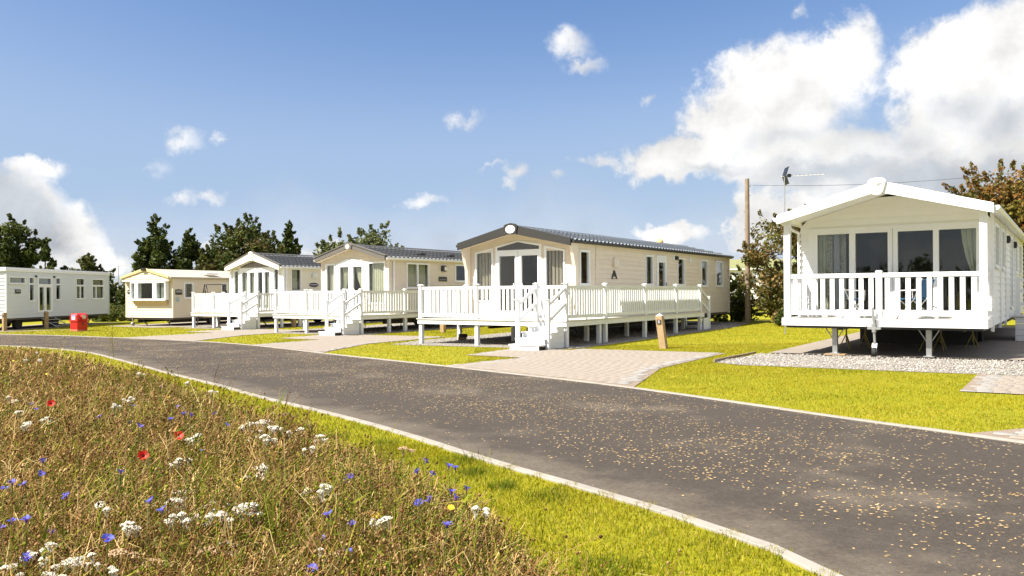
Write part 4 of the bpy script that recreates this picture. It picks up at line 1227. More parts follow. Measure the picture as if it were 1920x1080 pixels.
for v in (1.34, 3.45, 5.2, 9.0):
    s6.put(MB().box(v - .05, v + .05, -.045, .01, z0 - .12, z1), "cover_strip", WHITE, R6)
gable_roof(R6, -4.06, .10, -.10, 14.4, 3.07, 3.67, WHITECLAD, WHITE, PORCHCLAD, barge_h=.21, tiles=False, gutter=WHITE, thick=.08, cap=None, btop=.03, m_flat=PORCHCLAD)
cp = MB()
cp.prism([(-2.10, 3.47), (-2.06, 3.41), (-1.98, 3.39), (-1.90, 3.41), (-1.86, 3.47), (-1.80, 3.69), (-1.85, 3.74), (-1.98, 3.76), (-2.11, 3.74), (-2.16, 3.69)], 'y', -.20, -.152)
cp.build("gable_cap", WHITE, R6, bevel=.01)
bd = MB()
for i in range(22):
    a = 2 * PI * i / 22 + .2
    if i in (5, 6, 15):
        continue
    b = a + 2 * PI / 22 * .9
    bd.prism([(-1.98 + .095 * math.cos(a), 3.59 + .078 * math.sin(a)), (-1.98 + .112 * math.cos(a), 3.59 + .093 * math.sin(a)), (-1.98 + .112 * math.cos(b), 3.59 + .093 * math.sin(b)), (-1.98 + .095 * math.cos(b), 3.59 + .078 * math.sin(b))], 'y', -.206, -.2005)
for (x0, x1, zz) in ((-2.04, -1.9, 3.63), (-2.06, -1.93, 3.59), (-1.98, -1.90, 3.61), (-1.95, -1.91, 3.555)):
    bd.box(x0, x1, -.206, -.2005, zz, zz + .014)
bd.build("emblem", mat("grey_ink", (.3, .3, .3), .6), R6)
# porch floor, fascia, posts and rails
MB().box(-3.93, -.07, .045, 1.27, .78, .808).build("porch_floor", DECKTOP, R6)
MB().box(-4.0, -.02, -.002, .043, .65, .815).build("fascia", WHITE, R6, bevel=.004)
for u in (-4.0, -.062):
    MB().box(u, u + .042, .0435, 1.29, .65, .815).build("fascia", WHITE, R6)
MB().box(-3.9, -.1, .06, 1.2, .60, .645).build("porch_joists", CHASSIS, R6)
for u in (-3.895, -.095):
    MB().box(u - .068, u + .068, .045, .18, .816, 3.03).build("porch_post", WHITE, R6, bevel=.006)
def rail6(p, q, n, axis):
    L = q - p
    if axis == 'x':
        MB().box(p, q, .075, .15, 1.69, 1.785).build("top_rail", WHITE, R6, bevel=.006)
        MB().box(p, q, .085, .14, .885, .99).build("bottom_rail", WHITE, R6, bevel=.006)
        me = MB().box(-.046, .046, .095, .13, .991, 1.689).mesh("baluster", WHITE)
        for i in range(n):
            link("baluster", me, R6, (p + L * (i + .5) / n, 0, 0))
rail6(-3.826, -2.06, 9, 'x')
rail6(-1.94, -.164, 9, 'x')
MB().box(-2.058, -1.942, .055, .17, .816, 1.80).prism([(-2.07, 1.80), (-1.93, 1.80), (-1.95, 1.84), (-2.05, 1.84)], 'y', .045, .18).build("railing_post", WHITE, R6)
MB().box(-2.06, -2.0, -.02, -.003, .58, .80).build("drawbar_bracket", GALV, R6)
for u in (-3.895, -.095):
    MB().box(u - .035, u + .035, .181, 1.26, 1.69, 1.785).build("top_rail", WHITE, R6)
    MB().box(u - .03, u + .03, .181, 1.26, .885, .99).build("bottom_rail", WHITE, R6)
    me = MB().box(u - .017, u + .017, -.046, .046, .991, 1.689).mesh("baluster", WHITE)
    for i in range(6):
        link("baluster", me, R6, (0, .28 + .17 * i, 0))
MB().path([(-4.05, .05, 2.98), (-4.0, .5, 2.86), (-3.95, 1.2, 2.78), (-3.95, 1.24, .7)], .03, 8).build("downpipe", WHITE, R6)
# steady legs, jockey wheel, axle stands, dark running gear
for u in (-2.95, -1.1):
    L = MB()
    L.prism([(.30, .66), (.42, .66), (.44, .05), (.34, .05)], 'x', u - .05, u + .05)
    for s in (-1, 1):
        L.tube((u + s * .22, .36, .64), (u + s * .05, .37, .36), .012)
    L.box(u - .10, u + .10, .28, .50, .032, .05)
    L.build("steady_leg", GALV, R6)
MB().box(-3.15, -2.72, .24, .54, .006, .031).build("leg_pad", TIMBER, R6)
J = empty("jockey_wheel", (0, 0, 0)); J.parent = R6
MB().tube((-2.10, -.06, 1.06), (-2.06, -.05, .30), .026, n=12).tube((-2.09, -.06, .72), (-2.07, -.06, .54), .045, n=12).box(-2.20, -1.94, -.10, -.02, .60, .645).build("mast", GALV, J)
MB().prism([(-.05, .31), (-.13, .14), (-.09, .10), (.0, .24), (.02, .31)], 'x', -2.11, -2.02).build("fork", GALV, J)
MB().tube((-2.10, -.10, .13), (-2.03, -.10, .13), .10, n=18).build("tyre", RUBBER, J)
MB().tube((-2.28, -.07, .76), (-2.18, -.06, .66), .008).build("clamp_handle", GALV, J)
for (u, v) in ((-3.05, 1.9), (-2.75, 2.5), (-1.35, 1.9), (-1.15, 2.6), (-.6, 3.6)):
    a = MB().tube((u, v, .20), (u, v, .58), .018)
    for k in range(3):
        q = 2 * PI * k / 3 + u
        a.tube((u, v, .40), (u + .17 * math.cos(q), v + .17 * math.sin(q), .035), .012)
    a.build("axle_stand", STANDYEL, R6)
MB().box(-3.3, -.6, 4.6, 4.7, .05, .62).box(-3.4, -3.3, 2.6, 13, .45, .62).box(-.8, -.7, 2.6, 13, .45, .62).build("running_gear", CHASSIS, R6)
for u in (-3.3, -.7):
    MB().tube((u - .1, 6.2, .32), (u + .1, 6.2, .32), .3, n=20).build("wheel", RUBBER, R6)
# landing and steps at the side door
LD = tag(empty("side_landing", (*l2w('6', 0, 6.7), gz(l2w('6', 0, 6.7)[0])), -VANS['6'][2]), 'pale boarded landing with handrails at the side of the porch caravan', 'landing')
for i in range(4):
    MB().box(.10, 1.5, -.02, .0, .02 + .155 * i, .168 + .155 * i).build("boarding", WHITECLAD, LD)
for i in range(4):
    MB().box(1.5, 1.52, -.02, 2.2, .02 + .155 * i, .168 + .155 * i).build("boarding", WHITECLAD, LD)
MB().box(.06, 1.55, -.05, 2.2, .645, .685).build("deck_top", DECKTOP, LD)
for (u, v) in ((.16, .06), (1.42, .06), (1.42, 2.1)):
    MB().box(u - .05, u + .05, v - .05, v + .05, .686, 1.70).build("railing_post", WHITE, LD)
for zz in (.95, 1.3, 1.58):
    MB().box(.21, 1.37, .04, .08, zz, zz + .09).build("rail", WHITE, LD)
    MB().box(1.40, 1.44, .11, 2.05, zz, zz + .09).build("rail", WHITE, LD)

# ------------------------------------------------------------------ white decks with picket railings
def deck(k, label, a, dv, su, pf, ps, b, gate=True, end_stairs=False, rail=0.957):
    X, Y, w = VANS[k]
    D = tag(empty("raised_deck", (X, Y, gz(X)), -w), label, 'deck', 'white decks in front of the caravans')
    z1, z2 = .567, .735
    z3 = z2 + rail
    fb = MB()
    v = -.03
    while v < dv - .05:
        fb.box(-a - .02, .02, v, min(v + .138, dv - .03), z2 - .028, z2)
        v += .144
    v = dv - .03 + .006
    while v < b:
        fb.box(su + .03, .02, v, min(v + .138, b), z2 - .028, z2)
        v += .144
    fb.build("deck_boards", DECKTOP, D, kind='stuff')
    MB().box(-a, 0, 0, .035, z1, z2 - .0285).build("fascia", WHITE_DECK, D, bevel=.004)
    MB().box(-.035, 0, .0355, b, z1, z2 - .0285).build("fascia", WHITE_DECK, D, bevel=.004)
    MB().box(-a, -a + .035, .0355, dv - .03, z1, z2 - .0285).build("fascia", WHITE_DECK, D, bevel=.004)
    MB().box(su + .04, -.036, b - .035, b, z1, z2 - .0285).build("fascia", WHITE_DECK, D, bevel=.004)
    MB().box(-a + .04, -.04, .6, .65, z1 + .01, z2 - .029).box(-a + .04, -.04, 1.4, 1.45, z1 + .01, z2 - .029).box(su + .4, su + .45, 2.6, b - .1, z1 + .01, z2 - .029).build("joists", TIMBER_GREY, D)
    pm = MB().box(-.055, .055, -.055, .055, z2 + .0005, z3 + .035).mesh("railing_post", WHITE_DECK, bevel=.004)
    cm = MB().box(-.078, .078, -.078, .078, z3 + .0355, z3 + .055).prism([(-.06, z3 + .0555), (.06, z3 + .0555), (.03, z3 + .08), (-.03, z3 + .08)], 'y', -.06, .06).mesh("post_cap", WHITE_DECK)
    def post(u, v):
        o = link("railing_post", pm, D, (u, v, 0))
        link("post_cap", cm, o)
    zb0, zb1, zt0 = z2 + .055, z2 + .15, z3 - .085
    bx_ = MB().box(-.040, .040, -.013, .013, zb1 + .0005, zt0 - .0005).mesh("baluster", WHITE_DECK)
    by_ = MB().box(-.013, .013, -.040, .040, zb1 + .0005, zt0 - .0005).mesh("baluster", WHITE_DECK)
    def bay(p, q):
        (u0, v0), (u1, v1) = p, q
        L = math.hypot(u1 - u0, v1 - v0) - .11
        n = max(1, round(L / .152) - 1)
        if abs(u1 - u0) > abs(v1 - v0):
            s, e = min(u0, u1) + .055, max(u0, u1) - .055
            MB().box(s, e, v0 - .034, v0 + .034, zt0 + .038, z3).box(s, e, v0 - .024, v0 + .024, zt0, zt0 + .0375).build("handrail", WHITE_DECK, D)
            MB().box(s, e, v0 - .026, v0 + .026, zb0, zb1).build("bottom_rail", WHITE_DECK, D, bevel=.004)
            for i in range(n):
                link("baluster", bx_, D, (s + (e - s) * (i + 1) / (n + 1), v0, 0))
            MB().box((s + e) / 2 - .02, (s + e) / 2 + .02, v0 - .02, v0 + .02, z2 + .0005, zb0 - .0005).build("rail_foot", WHITE_DECK, D)
        else:
            s, e = min(v0, v1) + .055, max(v0, v1) - .055
            MB().box(u0 - .034, u0 + .034, s, e, zt0 + .038, z3).box(u0 - .024, u0 + .024, s, e, zt0, zt0 + .0375).build("handrail", WHITE_DECK, D)
            MB().box(u0 - .026, u0 + .026, s, e, zb0, zb1).build("bottom_rail", WHITE_DECK, D, bevel=.004)
            for i in range(n):
                link("baluster", by_, D, (u0, s + (e - s) * (i + 1) / (n + 1), 0))
            MB().box(u0 - .02, u0 + .02, (s + e) / 2 - .02, (s + e) / 2 + .02, z2 + .0005, zb0 - .0005).build("rail_foot", WHITE_DECK, D)
    ur = pf[-1]
    for u in pf:
        post(u, .075)
    for v in ps:
        post(ur, v)
    lv = dv - .14
    post(pf[0], lv)
    bay((pf[0], .075), (pf[0], lv))
    for u0, u1 in zip(pf[:-2], pf[1:-1]):
        bay((u0, .075), (u1, .075))
    vv = [.075] + list(ps)
    for v0, v1 in zip(vv, vv[1:]):
        bay((ur, v0), (ur, v1))
    # gate at the head of the steps
    g0, g1 = pf[-2] + .075, pf[-1] - .07
    G = MB().box(g0, g1, .10, .14, z3 - .085, z3 + .0).build("gate", WHITE_DECK, D, bevel=.004)
    MB().box(g0, g1, .10, .14, zb0, zb1).build("bottom_rail", WHITE_DECK, G, bevel=.004)
    for i in range(5):
        link("baluster", bx_, G, (g0 + (g1 - g0) * (i + .5) / 5, .12, 0))
    # legs
    lm = MB().box(-.058, .058, -.058, .058, -.08, z1 - .0005).mesh("leg", WHITE_DECK, bevel=.004)
    for u in pf[:-2] + [pf[-1]]:
        link("leg", lm, D, (u if u < -.2 else -.07, .10, 0))
        link("leg", lm, D, (u if u < -.2 else -.07, dv - .5, 0))
    for v in ps:
        link("leg", lm, D, (-.07, v, 0))
        link("leg", lm, D, (su + .25, v + .3, 0))
    # steps
    s0, s1 = pf[-2] + .02, pf[-1] - .03
    rz = z2 / 5.0
    for i in range(4):
        vf = -1.27 + .30 * i
        zt = rz * (i + 1)
        MB().box(s0 - .03, s1 + .03, vf - .025, vf + .315, zt - .028, zt).build("stair_tread", WHITE_DECK, D, bevel=.004)
        MB().box(s0, s1, vf, vf + .02, (zt - rz) + (.0005 if i else -.08), zt - .0285).build("stair_riser", WHITE_DECK, D)
    for i in range(5):
        va = -1.25 + .30 * i
        zt = min(rz * (i + 1), z1) + .026
        MB().box(s1 + .002, s1 + .018, max(va, -.8), -.005, rz * i + (.001 if i else -.06), zt - .0285).build("stair_side_board", WHITE_DECK, D)
        MB().box(s0 - .018, s0 - .002, max(va, -.8), -.005, rz * i + (.001 if i else -.06), zt - .0285).build("stair_side_board", WHITE_DECK, D)
    nm = MB().box(-.048, .048, -.048, .048, -.08, 1.30).mesh("newel_post", WHITE_DECK, bevel=.004)
    nc = MB().box(-.07, .07, -.07, .07, 1.3005, 1.325).mesh("post_cap", WHITE_DECK)
    for u in (pf[-2], pf[-1]):
        o = link("newel_post", nm, D, (u, -.86, 0))
        link("post_cap", nc, o)
        for zo in (0, -.42):
            MB().prism([(-.811, 1.14 + zo), (.019, 1.555 + zo), (.019, 1.645 + zo), (-.811, 1.23 + zo)], 'x', u - .03, u + .03).build("stair_rail", WHITE_DECK, D)
    if end_stairs:
        vb = ps[-1]
        o = link("newel_post", nm, D, (ur, b + .62, 0)); link("post_cap", nc, o)
        o = link("newel_post", nm, D, (ur - .95, b + .62, 0)); link("post_cap", nc, o)
        for u in (ur, ur - .95):
            for zo in (0, -.42):
                MB().prism([(vb + .056, 1.63 + zo), (b + .571, 1.23 + zo), (b + .571, 1.14 + zo), (vb + .056, 1.54 + zo)], 'x', u - .03, u + .03).build("stair_rail", WHITE_DECK, D)
        for i in range(3):
            MB().box(ur - .9, ur - .06, b + .02 + .27 * i, b + .31 + .27 * i, .52 - .19 * i, .55 - .19 * i).build("stair_tread", WHITE_DECK, D)
        MB().box(ur - .03, ur + .03, b + .01, b + .56, -.06, .50).build("stair_side_board", WHITE_DECK, D)
    return D

deck('3', 'nearest white deck with picket railing and front steps, by the charcoal roofed caravan', 5.25, 2.5, -1.1, [-5.17, -3.05, -1.0, -.06], [2.39, 5.16, 7.75, 10.08], 10.4, end_stairs=True)
deck('2', 'middle white deck with picket railing and front steps, by the taupe gabled caravan', 5.12, 2.15, -.55, [-5.02, -3.15, -.95, -.06], [2.60, 5.1, 7.6], 7.8)
deck('1', 'farthest white deck with picket railing and front steps, by the cream gabled caravan', 5.15, 2.0, -.55, [-5.05, -3.42, -.97, -.06], [2.6, 5.1, 7.4], 7.6)
for R in (R1, R2, R3):
    for (u, v) in ((-3.9, 3.2), (-1.7, 3.2), (-3.9, 8.5), (-1.7, 8.5)):
        MB().tube((u, v, .52), (u + .3, v + .25, .0), .032, .028).build("steady_leg", CHASSIS, R)
        MB().tube((u - .2, v + 1.2, .02), (u - .2, v + 1.2, .52), .02).build("axle_stand", CHASSIS, R)

# ------------------------------------------------------------------ marker posts, bin, small things
def marker(x, y, h, label, lean=(0, 0), s=.085, rz=-.55, digit=None):
    P = tag(empty("marker_post", (x, y, gz(x)), rz), label, 'post', 'timber plot marker posts')
    lx, ly = lean
    mb = MB()
    b = [(-s, -s), (s, -s), (s, s), (-s, s)]
    zr = [(-.06, 0.0), (h - .03, 1.0), (h, 1.0)]
    V = []
    for z, q in zr:
        sc = .86 if z == h else 1
        V += [(px * sc + lx * q, py * sc + ly * q, z) for px, py in b]
    F = [(0, 1, 5, 4), (1, 2, 6, 5), (2, 3, 7, 6), (3, 0, 4, 7), (4, 5, 9, 8), (5, 6, 10, 9), (6, 7, 11, 10), (7, 4, 8, 11), (8, 9, 10, 11)]
    mb.add(V, F).build("shaft", TIMBER, P)
    c = MB()
    c.add([(px * .95 + lx, py * .95 + ly, h + .001) for px, py in b] + [(lx, ly, h + .065)], [(0, 1, 4), (1, 2, 4), (2, 3, 4), (3, 0, 4), (3, 2, 1, 0)])
    c.build("cap", CAPMETAL, P)
    zc = h - .15
    k = (zc + .06) / (h + .03)
    pl = MB().box(lx * k - .055, lx * k + .055, ly * k - s - .022, ly * k - s - .0 + .006, zc - .055, zc + .055).build("number_plate", PLATE, P)
    yy = ly * k - s - .0225
    d = MB()
    if digit == 3:
        for (x0, x1, za, zb) in ((-.018, .014, .024, .033), (-.010, .014, -.005, .004), (-.018, .014, -.034, -.025), (.010, .019, .002, .028), (.010, .019, -.029, -.002)):
            d.box(lx * k + x0, lx * k + x1, yy - .004, yy, zc + za, zc + zb)
    else:
        d.box(lx * k - .012, lx * k + .014, yy - .004, yy, zc - .02, zc + .022)
    d.build("digit", WHITE, pl)
    return P
marker(3.92, 20.56, .85, 'leaning timber plot post with a number plate on the lawn beside the nearest deck', lean=(-.12, 0), s=.085, digit=3)
marker(-2.72, 31.3, .92, 'timber plot post on the lawn seen beneath the nearest deck', s=.085)
marker(-10.75, 39.2, .92, 'timber plot post on the lawn seen beneath the middle deck', s=.085)
marker(-24.75, 42.3, .93, 'timber plot post in front of the glazed doors of the flat roofed caravan', s=.08)
marker(-25.6, 40.15, .93, 'timber plot post at the near corner of the flat roofed caravan', s=.08)

B = tag(empty("waste_bin", (-20.95, 38.5, gz(-20.95)), -.5), 'red plastic waste bin with a domed lid and round side opening on the lawn', 'bin')
MB().prism([(-.27, .0), (.27, .0), (.30, .47), (-.30, .47)], 'y', -.26, .26).build("body", RED, B, bevel=.02)
MB().prism([(-.272, .005), (.272, .005), (.276, .10), (-.276, .10)], 'y', -.264, .264).build("faded_base", REDFADE, B, bevel=.01)
MB().box(-.335, .335, -.31, .31, .471, .53).build("rim", RED, B, bevel=.02)
hd = MB()
pr = [(-.30, .531), (.30, .531), (.30, .70)] + [(.30 * math.cos(a) if False else .08 + .22 * math.cos(a), .70 + .17 * math.sin(a)) for a in np.linspace(.2, PI / 2, 6)] + [(-.08 + .22 * math.cos(a), .70 + .17 * math.sin(a)) for a in np.linspace(PI / 2, PI - .2, 6)] + [(-.30, .70)]
hd.prism(pr, 'y', -.27, .27)
hd.build("lid", RED, B, bevel=.015)
MB().tube((.29, 0, .70), (.40, 0, .70), .125, .115, 24).build("opening_collar", RED, B)
MB().tube((.4002, 0, .70), (.41, 0, .70), .10, .10, 24).build("opening_flap", mat("clouded_flap", (.5, .48, .42), .4), B)
MB().box(.27, .31, -.05, .05, .33, .41).build("latch", BLACK, B)
lb = MB().box(-.14, .14, -.278, -.2705, .56, .80).build("notice", mat("pale_notice", (.55, .62, .75), .5, .2, 18), B)
MB().box(-.11, .11, -.2815, -.2785, .72, .78).box(-.10, .06, -.2815, -.2785, .66, .68).box(-.10, .09, -.2815, -.2785, .61, .63).build("print", mat("blue_print", (.06, .12, .45), .5), lb)

cr_ = tag(empty("wooden_block", (-1.62, 25.7, gz(-1.6)), .3), 'stack of dark brown timber blocks under the nearest deck', 'timber block')
MB().box(-.13, .13, -.09, .09, .0, .10).build("block", TIMBER_GREY, cr_)
MB().box(-.10, .16, -.07, .10, .101, .21).build("block", mat("dark_stained_wood", (.05, .03, .02), .8, .2), cr_)

SW = tag(empty("garden_swing", (-15.9, 42.6, gz(-15.9)), -.35), 'black tubular garden swing frame beside the farthest deck', 'swing seat')
for s in (-1, 1):
    MB().path([(s * .72, -.55, 0), (s * .70, -.05, 1.9), (s * .66, 0, 2.22)], .03).path([(s * .72, .55, 0), (s * .70, .05, 1.9)], .03).build("leg_frame", BLACK, SW)
    MB().path([(s * .55, 0, 2.2), (s * .64, -.2, .75)], .012).path([(s * .55, 0, 2.2), (s * .46, .2, .75)], .012).build("hanger", BLACK, SW)
MB().path([(-.66, 0, 2.22), (.66, 0, 2.22)], .03).build("top_bar", BLACK, SW)
MB().box(-.66, .66, -.28, .22, .45, .52).build("seat", SOFA, SW, bevel=.02)
MB().box(-.66, .66, .22, .28, .5, .95).build("backrest", SOFA, SW, bevel=.02)

def chair(u, v, rz, label):
    x, y = l2w('6', u, v)
    C = tag(empty("folding_chair", (x, y, gz(VANS['6'][0]) + .808), -VANS['6'][2] + rz), label, 'chair', 'blue folding chairs on the porch')
    for s in (-1, 1):
        MB().path([(s * .25, -.26, 0), (s * .25, .12, .42), (s * .25, .30, .86)], .012).build("side_frame", ALU, C)
        MB().path([(s * .25, .28, 0), (s * .25, -.20, .42)], .012).build("leg", ALU, C)
        MB().path([(s * .27, -.20, .60), (s * .27, .20, .62)], .014).path([(s * .27, -.19, .42), (s * .27, -.20, .60)], .010).build("armrest", ALU, C)
    MB().prism([(-.20, .42), (.12, .40), (.12, .42), (-.20, .44)], 'x', -.24, .24).build("seat", BLUEFABRIC, C)
    MB().prism([(.13, .46), (.29, .84), (.31, .83), (.15, .45)], 'x', -.24, .24).build("backrest", BLUEFABRIC, C)
chair(-2.62, .72, PI / 2 + .25, 'blue folding chair on the porch, nearer the patterned curtain')
chair(-1.42, .75, -PI / 2 - .35, 'blue folding chair on the porch, nearer the tied-back curtain')

# pole, wires, aerials
PO = tag(empty("utility_pole", (10.36, 35.0, gz(10.36))), 'tall weathered timber utility pole behind the caravans', 'pole')
MB().tube((0, 0, -.1), (0, 0, 6.35), .125, .095, 14).build("pole", TIMBER_GREY, PO, smooth=False)
for zz in (2.6, 3.4, 4.1, 4.9, 5.6, 6.0):
    MB().box(-.15 if int(zz * 10) % 2 else .09, -.09 if int(zz * 10) % 2 else .15, -.015, .015, zz, zz + .03).build("step_iron", GALV, PO)
def wire(name, p, q, sag, label, r=.008):
    p, q = Vector(p), Vector(q)
    pts = []
    for i in range(17):
        t = i / 16
        c = p.lerp(q, t)
        c.z -= sag * 4 * t * (1 - t)
        pts.append(tuple(c))
    tag(MB().path(pts, r, 5).build(name, BLACK), label, 'wire')
wire("overhead_wire", (10.36, 34.95, 6.15), (19.5, 27.5, 5.75), .25, 'thin overhead wire running from the pole above the porch roof')
wire("overhead_wire", (10.36, 35.05, 3.1), (22.0, 44.0, 3.3), .2, 'low wire running from the pole past the green roofed caravan', .006)

def yagi(x, y, h, az, label, n=9, boom=1.0, refl=True):
    A = tag(empty("tv_aerial", (x, y, gz(x)), az), label, 'aerial')
    MB().tube((0, 0, -.1), (0, 0, h), .025, .02, 8).build("mast", GALV, A)
    MB().tube((-.12, 0, h - .02), (boom, 0, h + .04), .012, n=6).build("boom", ALU, A)
    e = MB()
    for i in range(n):
        t = .22 + (boom - .25) * i / (n - 1)
        e.tube((t, -.09, h + .005 + .03 * t), (t, .09, h + .005 + .03 * t), .007, n=5)
    e.build("elements", BLACK, A, kind='stuff')
    if not refl:
        return
    r = MB()
    for s in (-1, 1):
        r.add([(.0, -.22, h), (-.02, -.22, h), (.07, -.22, h + s * .28), (.09, -.22, h + s * .28), (.0, .22, h), (-.02, .22, h), (.07, .22, h + s * .28), (.09, .22, h + s * .28)],
              [(0, 1, 2, 3), (7, 6, 5, 4), (0, 4, 5, 1), (3, 2, 6, 7), (1, 5, 6, 2), (0, 3, 7, 4)])
    r.build("reflector", BLACK, A)
    MB().box(.10, .2, -.05, .05, h - .04, h + .06).build("dipole_box", BLACK, A)
yagi(8.92, 26.0, 5.18, -.05, 'tall TV aerial on a thin mast rising behind the porch roof', boom=1.3)
yagi(-32.6, 66.0, 4.3, .1, 'pale TV aerial mast between the flat roofed and bay window caravans', n=5, boom=.9, refl=False)
V5 = l2w('5', -2.6, 3.2)
yagi(V5[0], V5[1], 4.0, 1.9, 'TV aerial mast over the flat roofed caravan', n=4, boom=.5, refl=False)
dm = tag(empty("roof_globe", (7.8, 42.0, gz(7.8))), 'pale yellow globe rising behind the slate-effect roof', 'globe')
MB().tube((0, 0, 0), (0, 0, 3.6), .05, .05, 8).build("mast", GALV, dm)
bm = bmesh.new(); bmesh.ops.create_uvsphere(bm, u_segments=20, v_segments=12, radius=.20)
me = bpy.data.meshes.new("globe"); bm.to_mesh(me); bm.free()
me.materials.append(mat("pale_yellow_globe", (.58, .44, .16), .5, .05)); me.polygons.foreach_set('use_smooth', [True] * len(me.polygons))
link("globe", me, dm, (0, 0, 4.02))

# ------------------------------------------------------------------ far caravans
def far_van(x, y, rz, w, l, zw, zp, m_wall, m_roof, label, wins):
    R = tag(empty("distant_caravan", (x, y, gz(x)), rz), label, 'caravan')
    F = Face('front', 0.0)
    siding(R, F, -l / 2, l / 2, .5, zw, [q for q in wins], m_wall, joined=True, bh=.17)
    MB().box(-l / 2, l / 2, .6, w, .5, zw - .01).build("body", m_wall, R)
    for s in (-1, 1):
        MB().box(s * l / 2 - .02, s * l / 2 + .02, .0, .6, .5, zw - .01).build("end_wall", m_wall, R)
    MB().prism([(-.12, zw), (w / 2, zp), (w + .12, zw), (w + .12, zw + .08), (w / 2, zp + .09), (-.12, zw + .08)], 'x', -l / 2 - .1, l / 2 + .1).build("roof", m_roof, R)
    MB().box(-l / 2 - .1, l / 2 + .1, -.16, -.121, zw - .03, zw + .06).build("gutter", WHITE, R)
    for q in wins:
        window(R, F, q, curtain=[('drape', q[0] + .06, q[1] - .06, q[2] + .05, q[3] - .05, CURT_GREY)])
far_van(17.3, 46.5, -.12, 3.4, 10.0, 2.62, 3.2, WHITECLAD, mat("moss_green_roof", (.20, .21, .09), .8, .15, 4), 'white caravan with a moss green roof behind the hedge and pole', [(-1.2, -.4, 1.5, 2.3), (1.0, 1.9, 1.5, 2.3), (-3.9, -2.9, 1.5, 2.3)])
far_van(-37.6, 76.0, .1, 3.4, 7.0, 2.5, 3.1, CREAM4, SLATE2, 'distant pale caravan with a grey roof glimpsed between two caravans', [(-.2, .8, 1.3, 2.2)])

# ------------------------------------------------------------------ trees and shrubs
LEAFM = mat("foliage", (.06, .09, .02), 0.6, 0.18, 3.0, attr='col', trans=0.30, spec=0.25)
BARK = mat("bark", (.10, .075, .05), 0.9, 0.25, 8.0, bump=0.4, bscale=30)
PALS = {
    'dark': [(.032, .052, .011), (.050, .074, .016), (.075, .100, .020), (.022, .036, .009), (.115, .128, .024)],
    'mid': [(.055, .082, .018), (.085, .105, .022), (.12, .125, .026), (.035, .055, .012), (.10, .075, .02)],
    'light': [(.14, .165, .035), (.10, .135, .03), (.18, .18, .04), (.07, .09, .02)],
    'sage': [(.14, .16, .065), (.10, .125, .045), (.20, .205, .085), (.065, .085, .03)],
    'rust': [(.20, .095, .022), (.26, .135, .03), (.12, .07, .02), (.10, .10, .022), (.17, .14, .025)],
    'rustgreen': [(.17, .105, .028), (.11, .115, .028), (.07, .08, .02), (.21, .14, .04), (.15, .15, .04)],
    'hedge': [(.10, .13, .02), (.065, .09, .015), (.15, .165, .025), (.04, .055, .012)],
}
def leaf_cloud(centers, radii, n, leaf, pal, droop=0.0, shade=None, flat=.8):
    k = len(centers)
    pick = RNG.integers(0, k, n)
    C = np.asarray(centers)[pick]; R = np.asarray(radii)[pick]
    d = RNG.normal(size=(n, 3)); d /= np.linalg.norm(d, axis=1)[:, None]
    r = R * RNG.uniform(0.35, 1.0, n) ** 0.6
    p = C + d * r[:, None] * np.array([1, 1, flat])
    t1 = RNG.normal(size=(n, 3)); t1 /= np.linalg.norm(t1, axis=1)[:, None]
    t2 = np.cross(t1, RNG.normal(size=(n, 3))); t2 /= np.linalg.norm(t2, axis=1)[:, None]
    L = (leaf * RNG.uniform(.55, 1.35, n))[:, None]
    V = np.stack([p - t1 * L * .5, p + t2 * L * .28, p + t1 * L * .5, p - t2 * L * .28], 1)
    F = np.arange(4 * n).reshape(n, 4)
    P = np.array(pal)
    clump = RNG.integers(0, len(P), k)
    ci = np.where(RNG.random(n) < .55, clump[pick], RNG.integers(0, len(P), n))
    col = P[ci] * RNG.uniform(.75, 1.25, (n, 1))
    return V.reshape(-1, 3), F, col

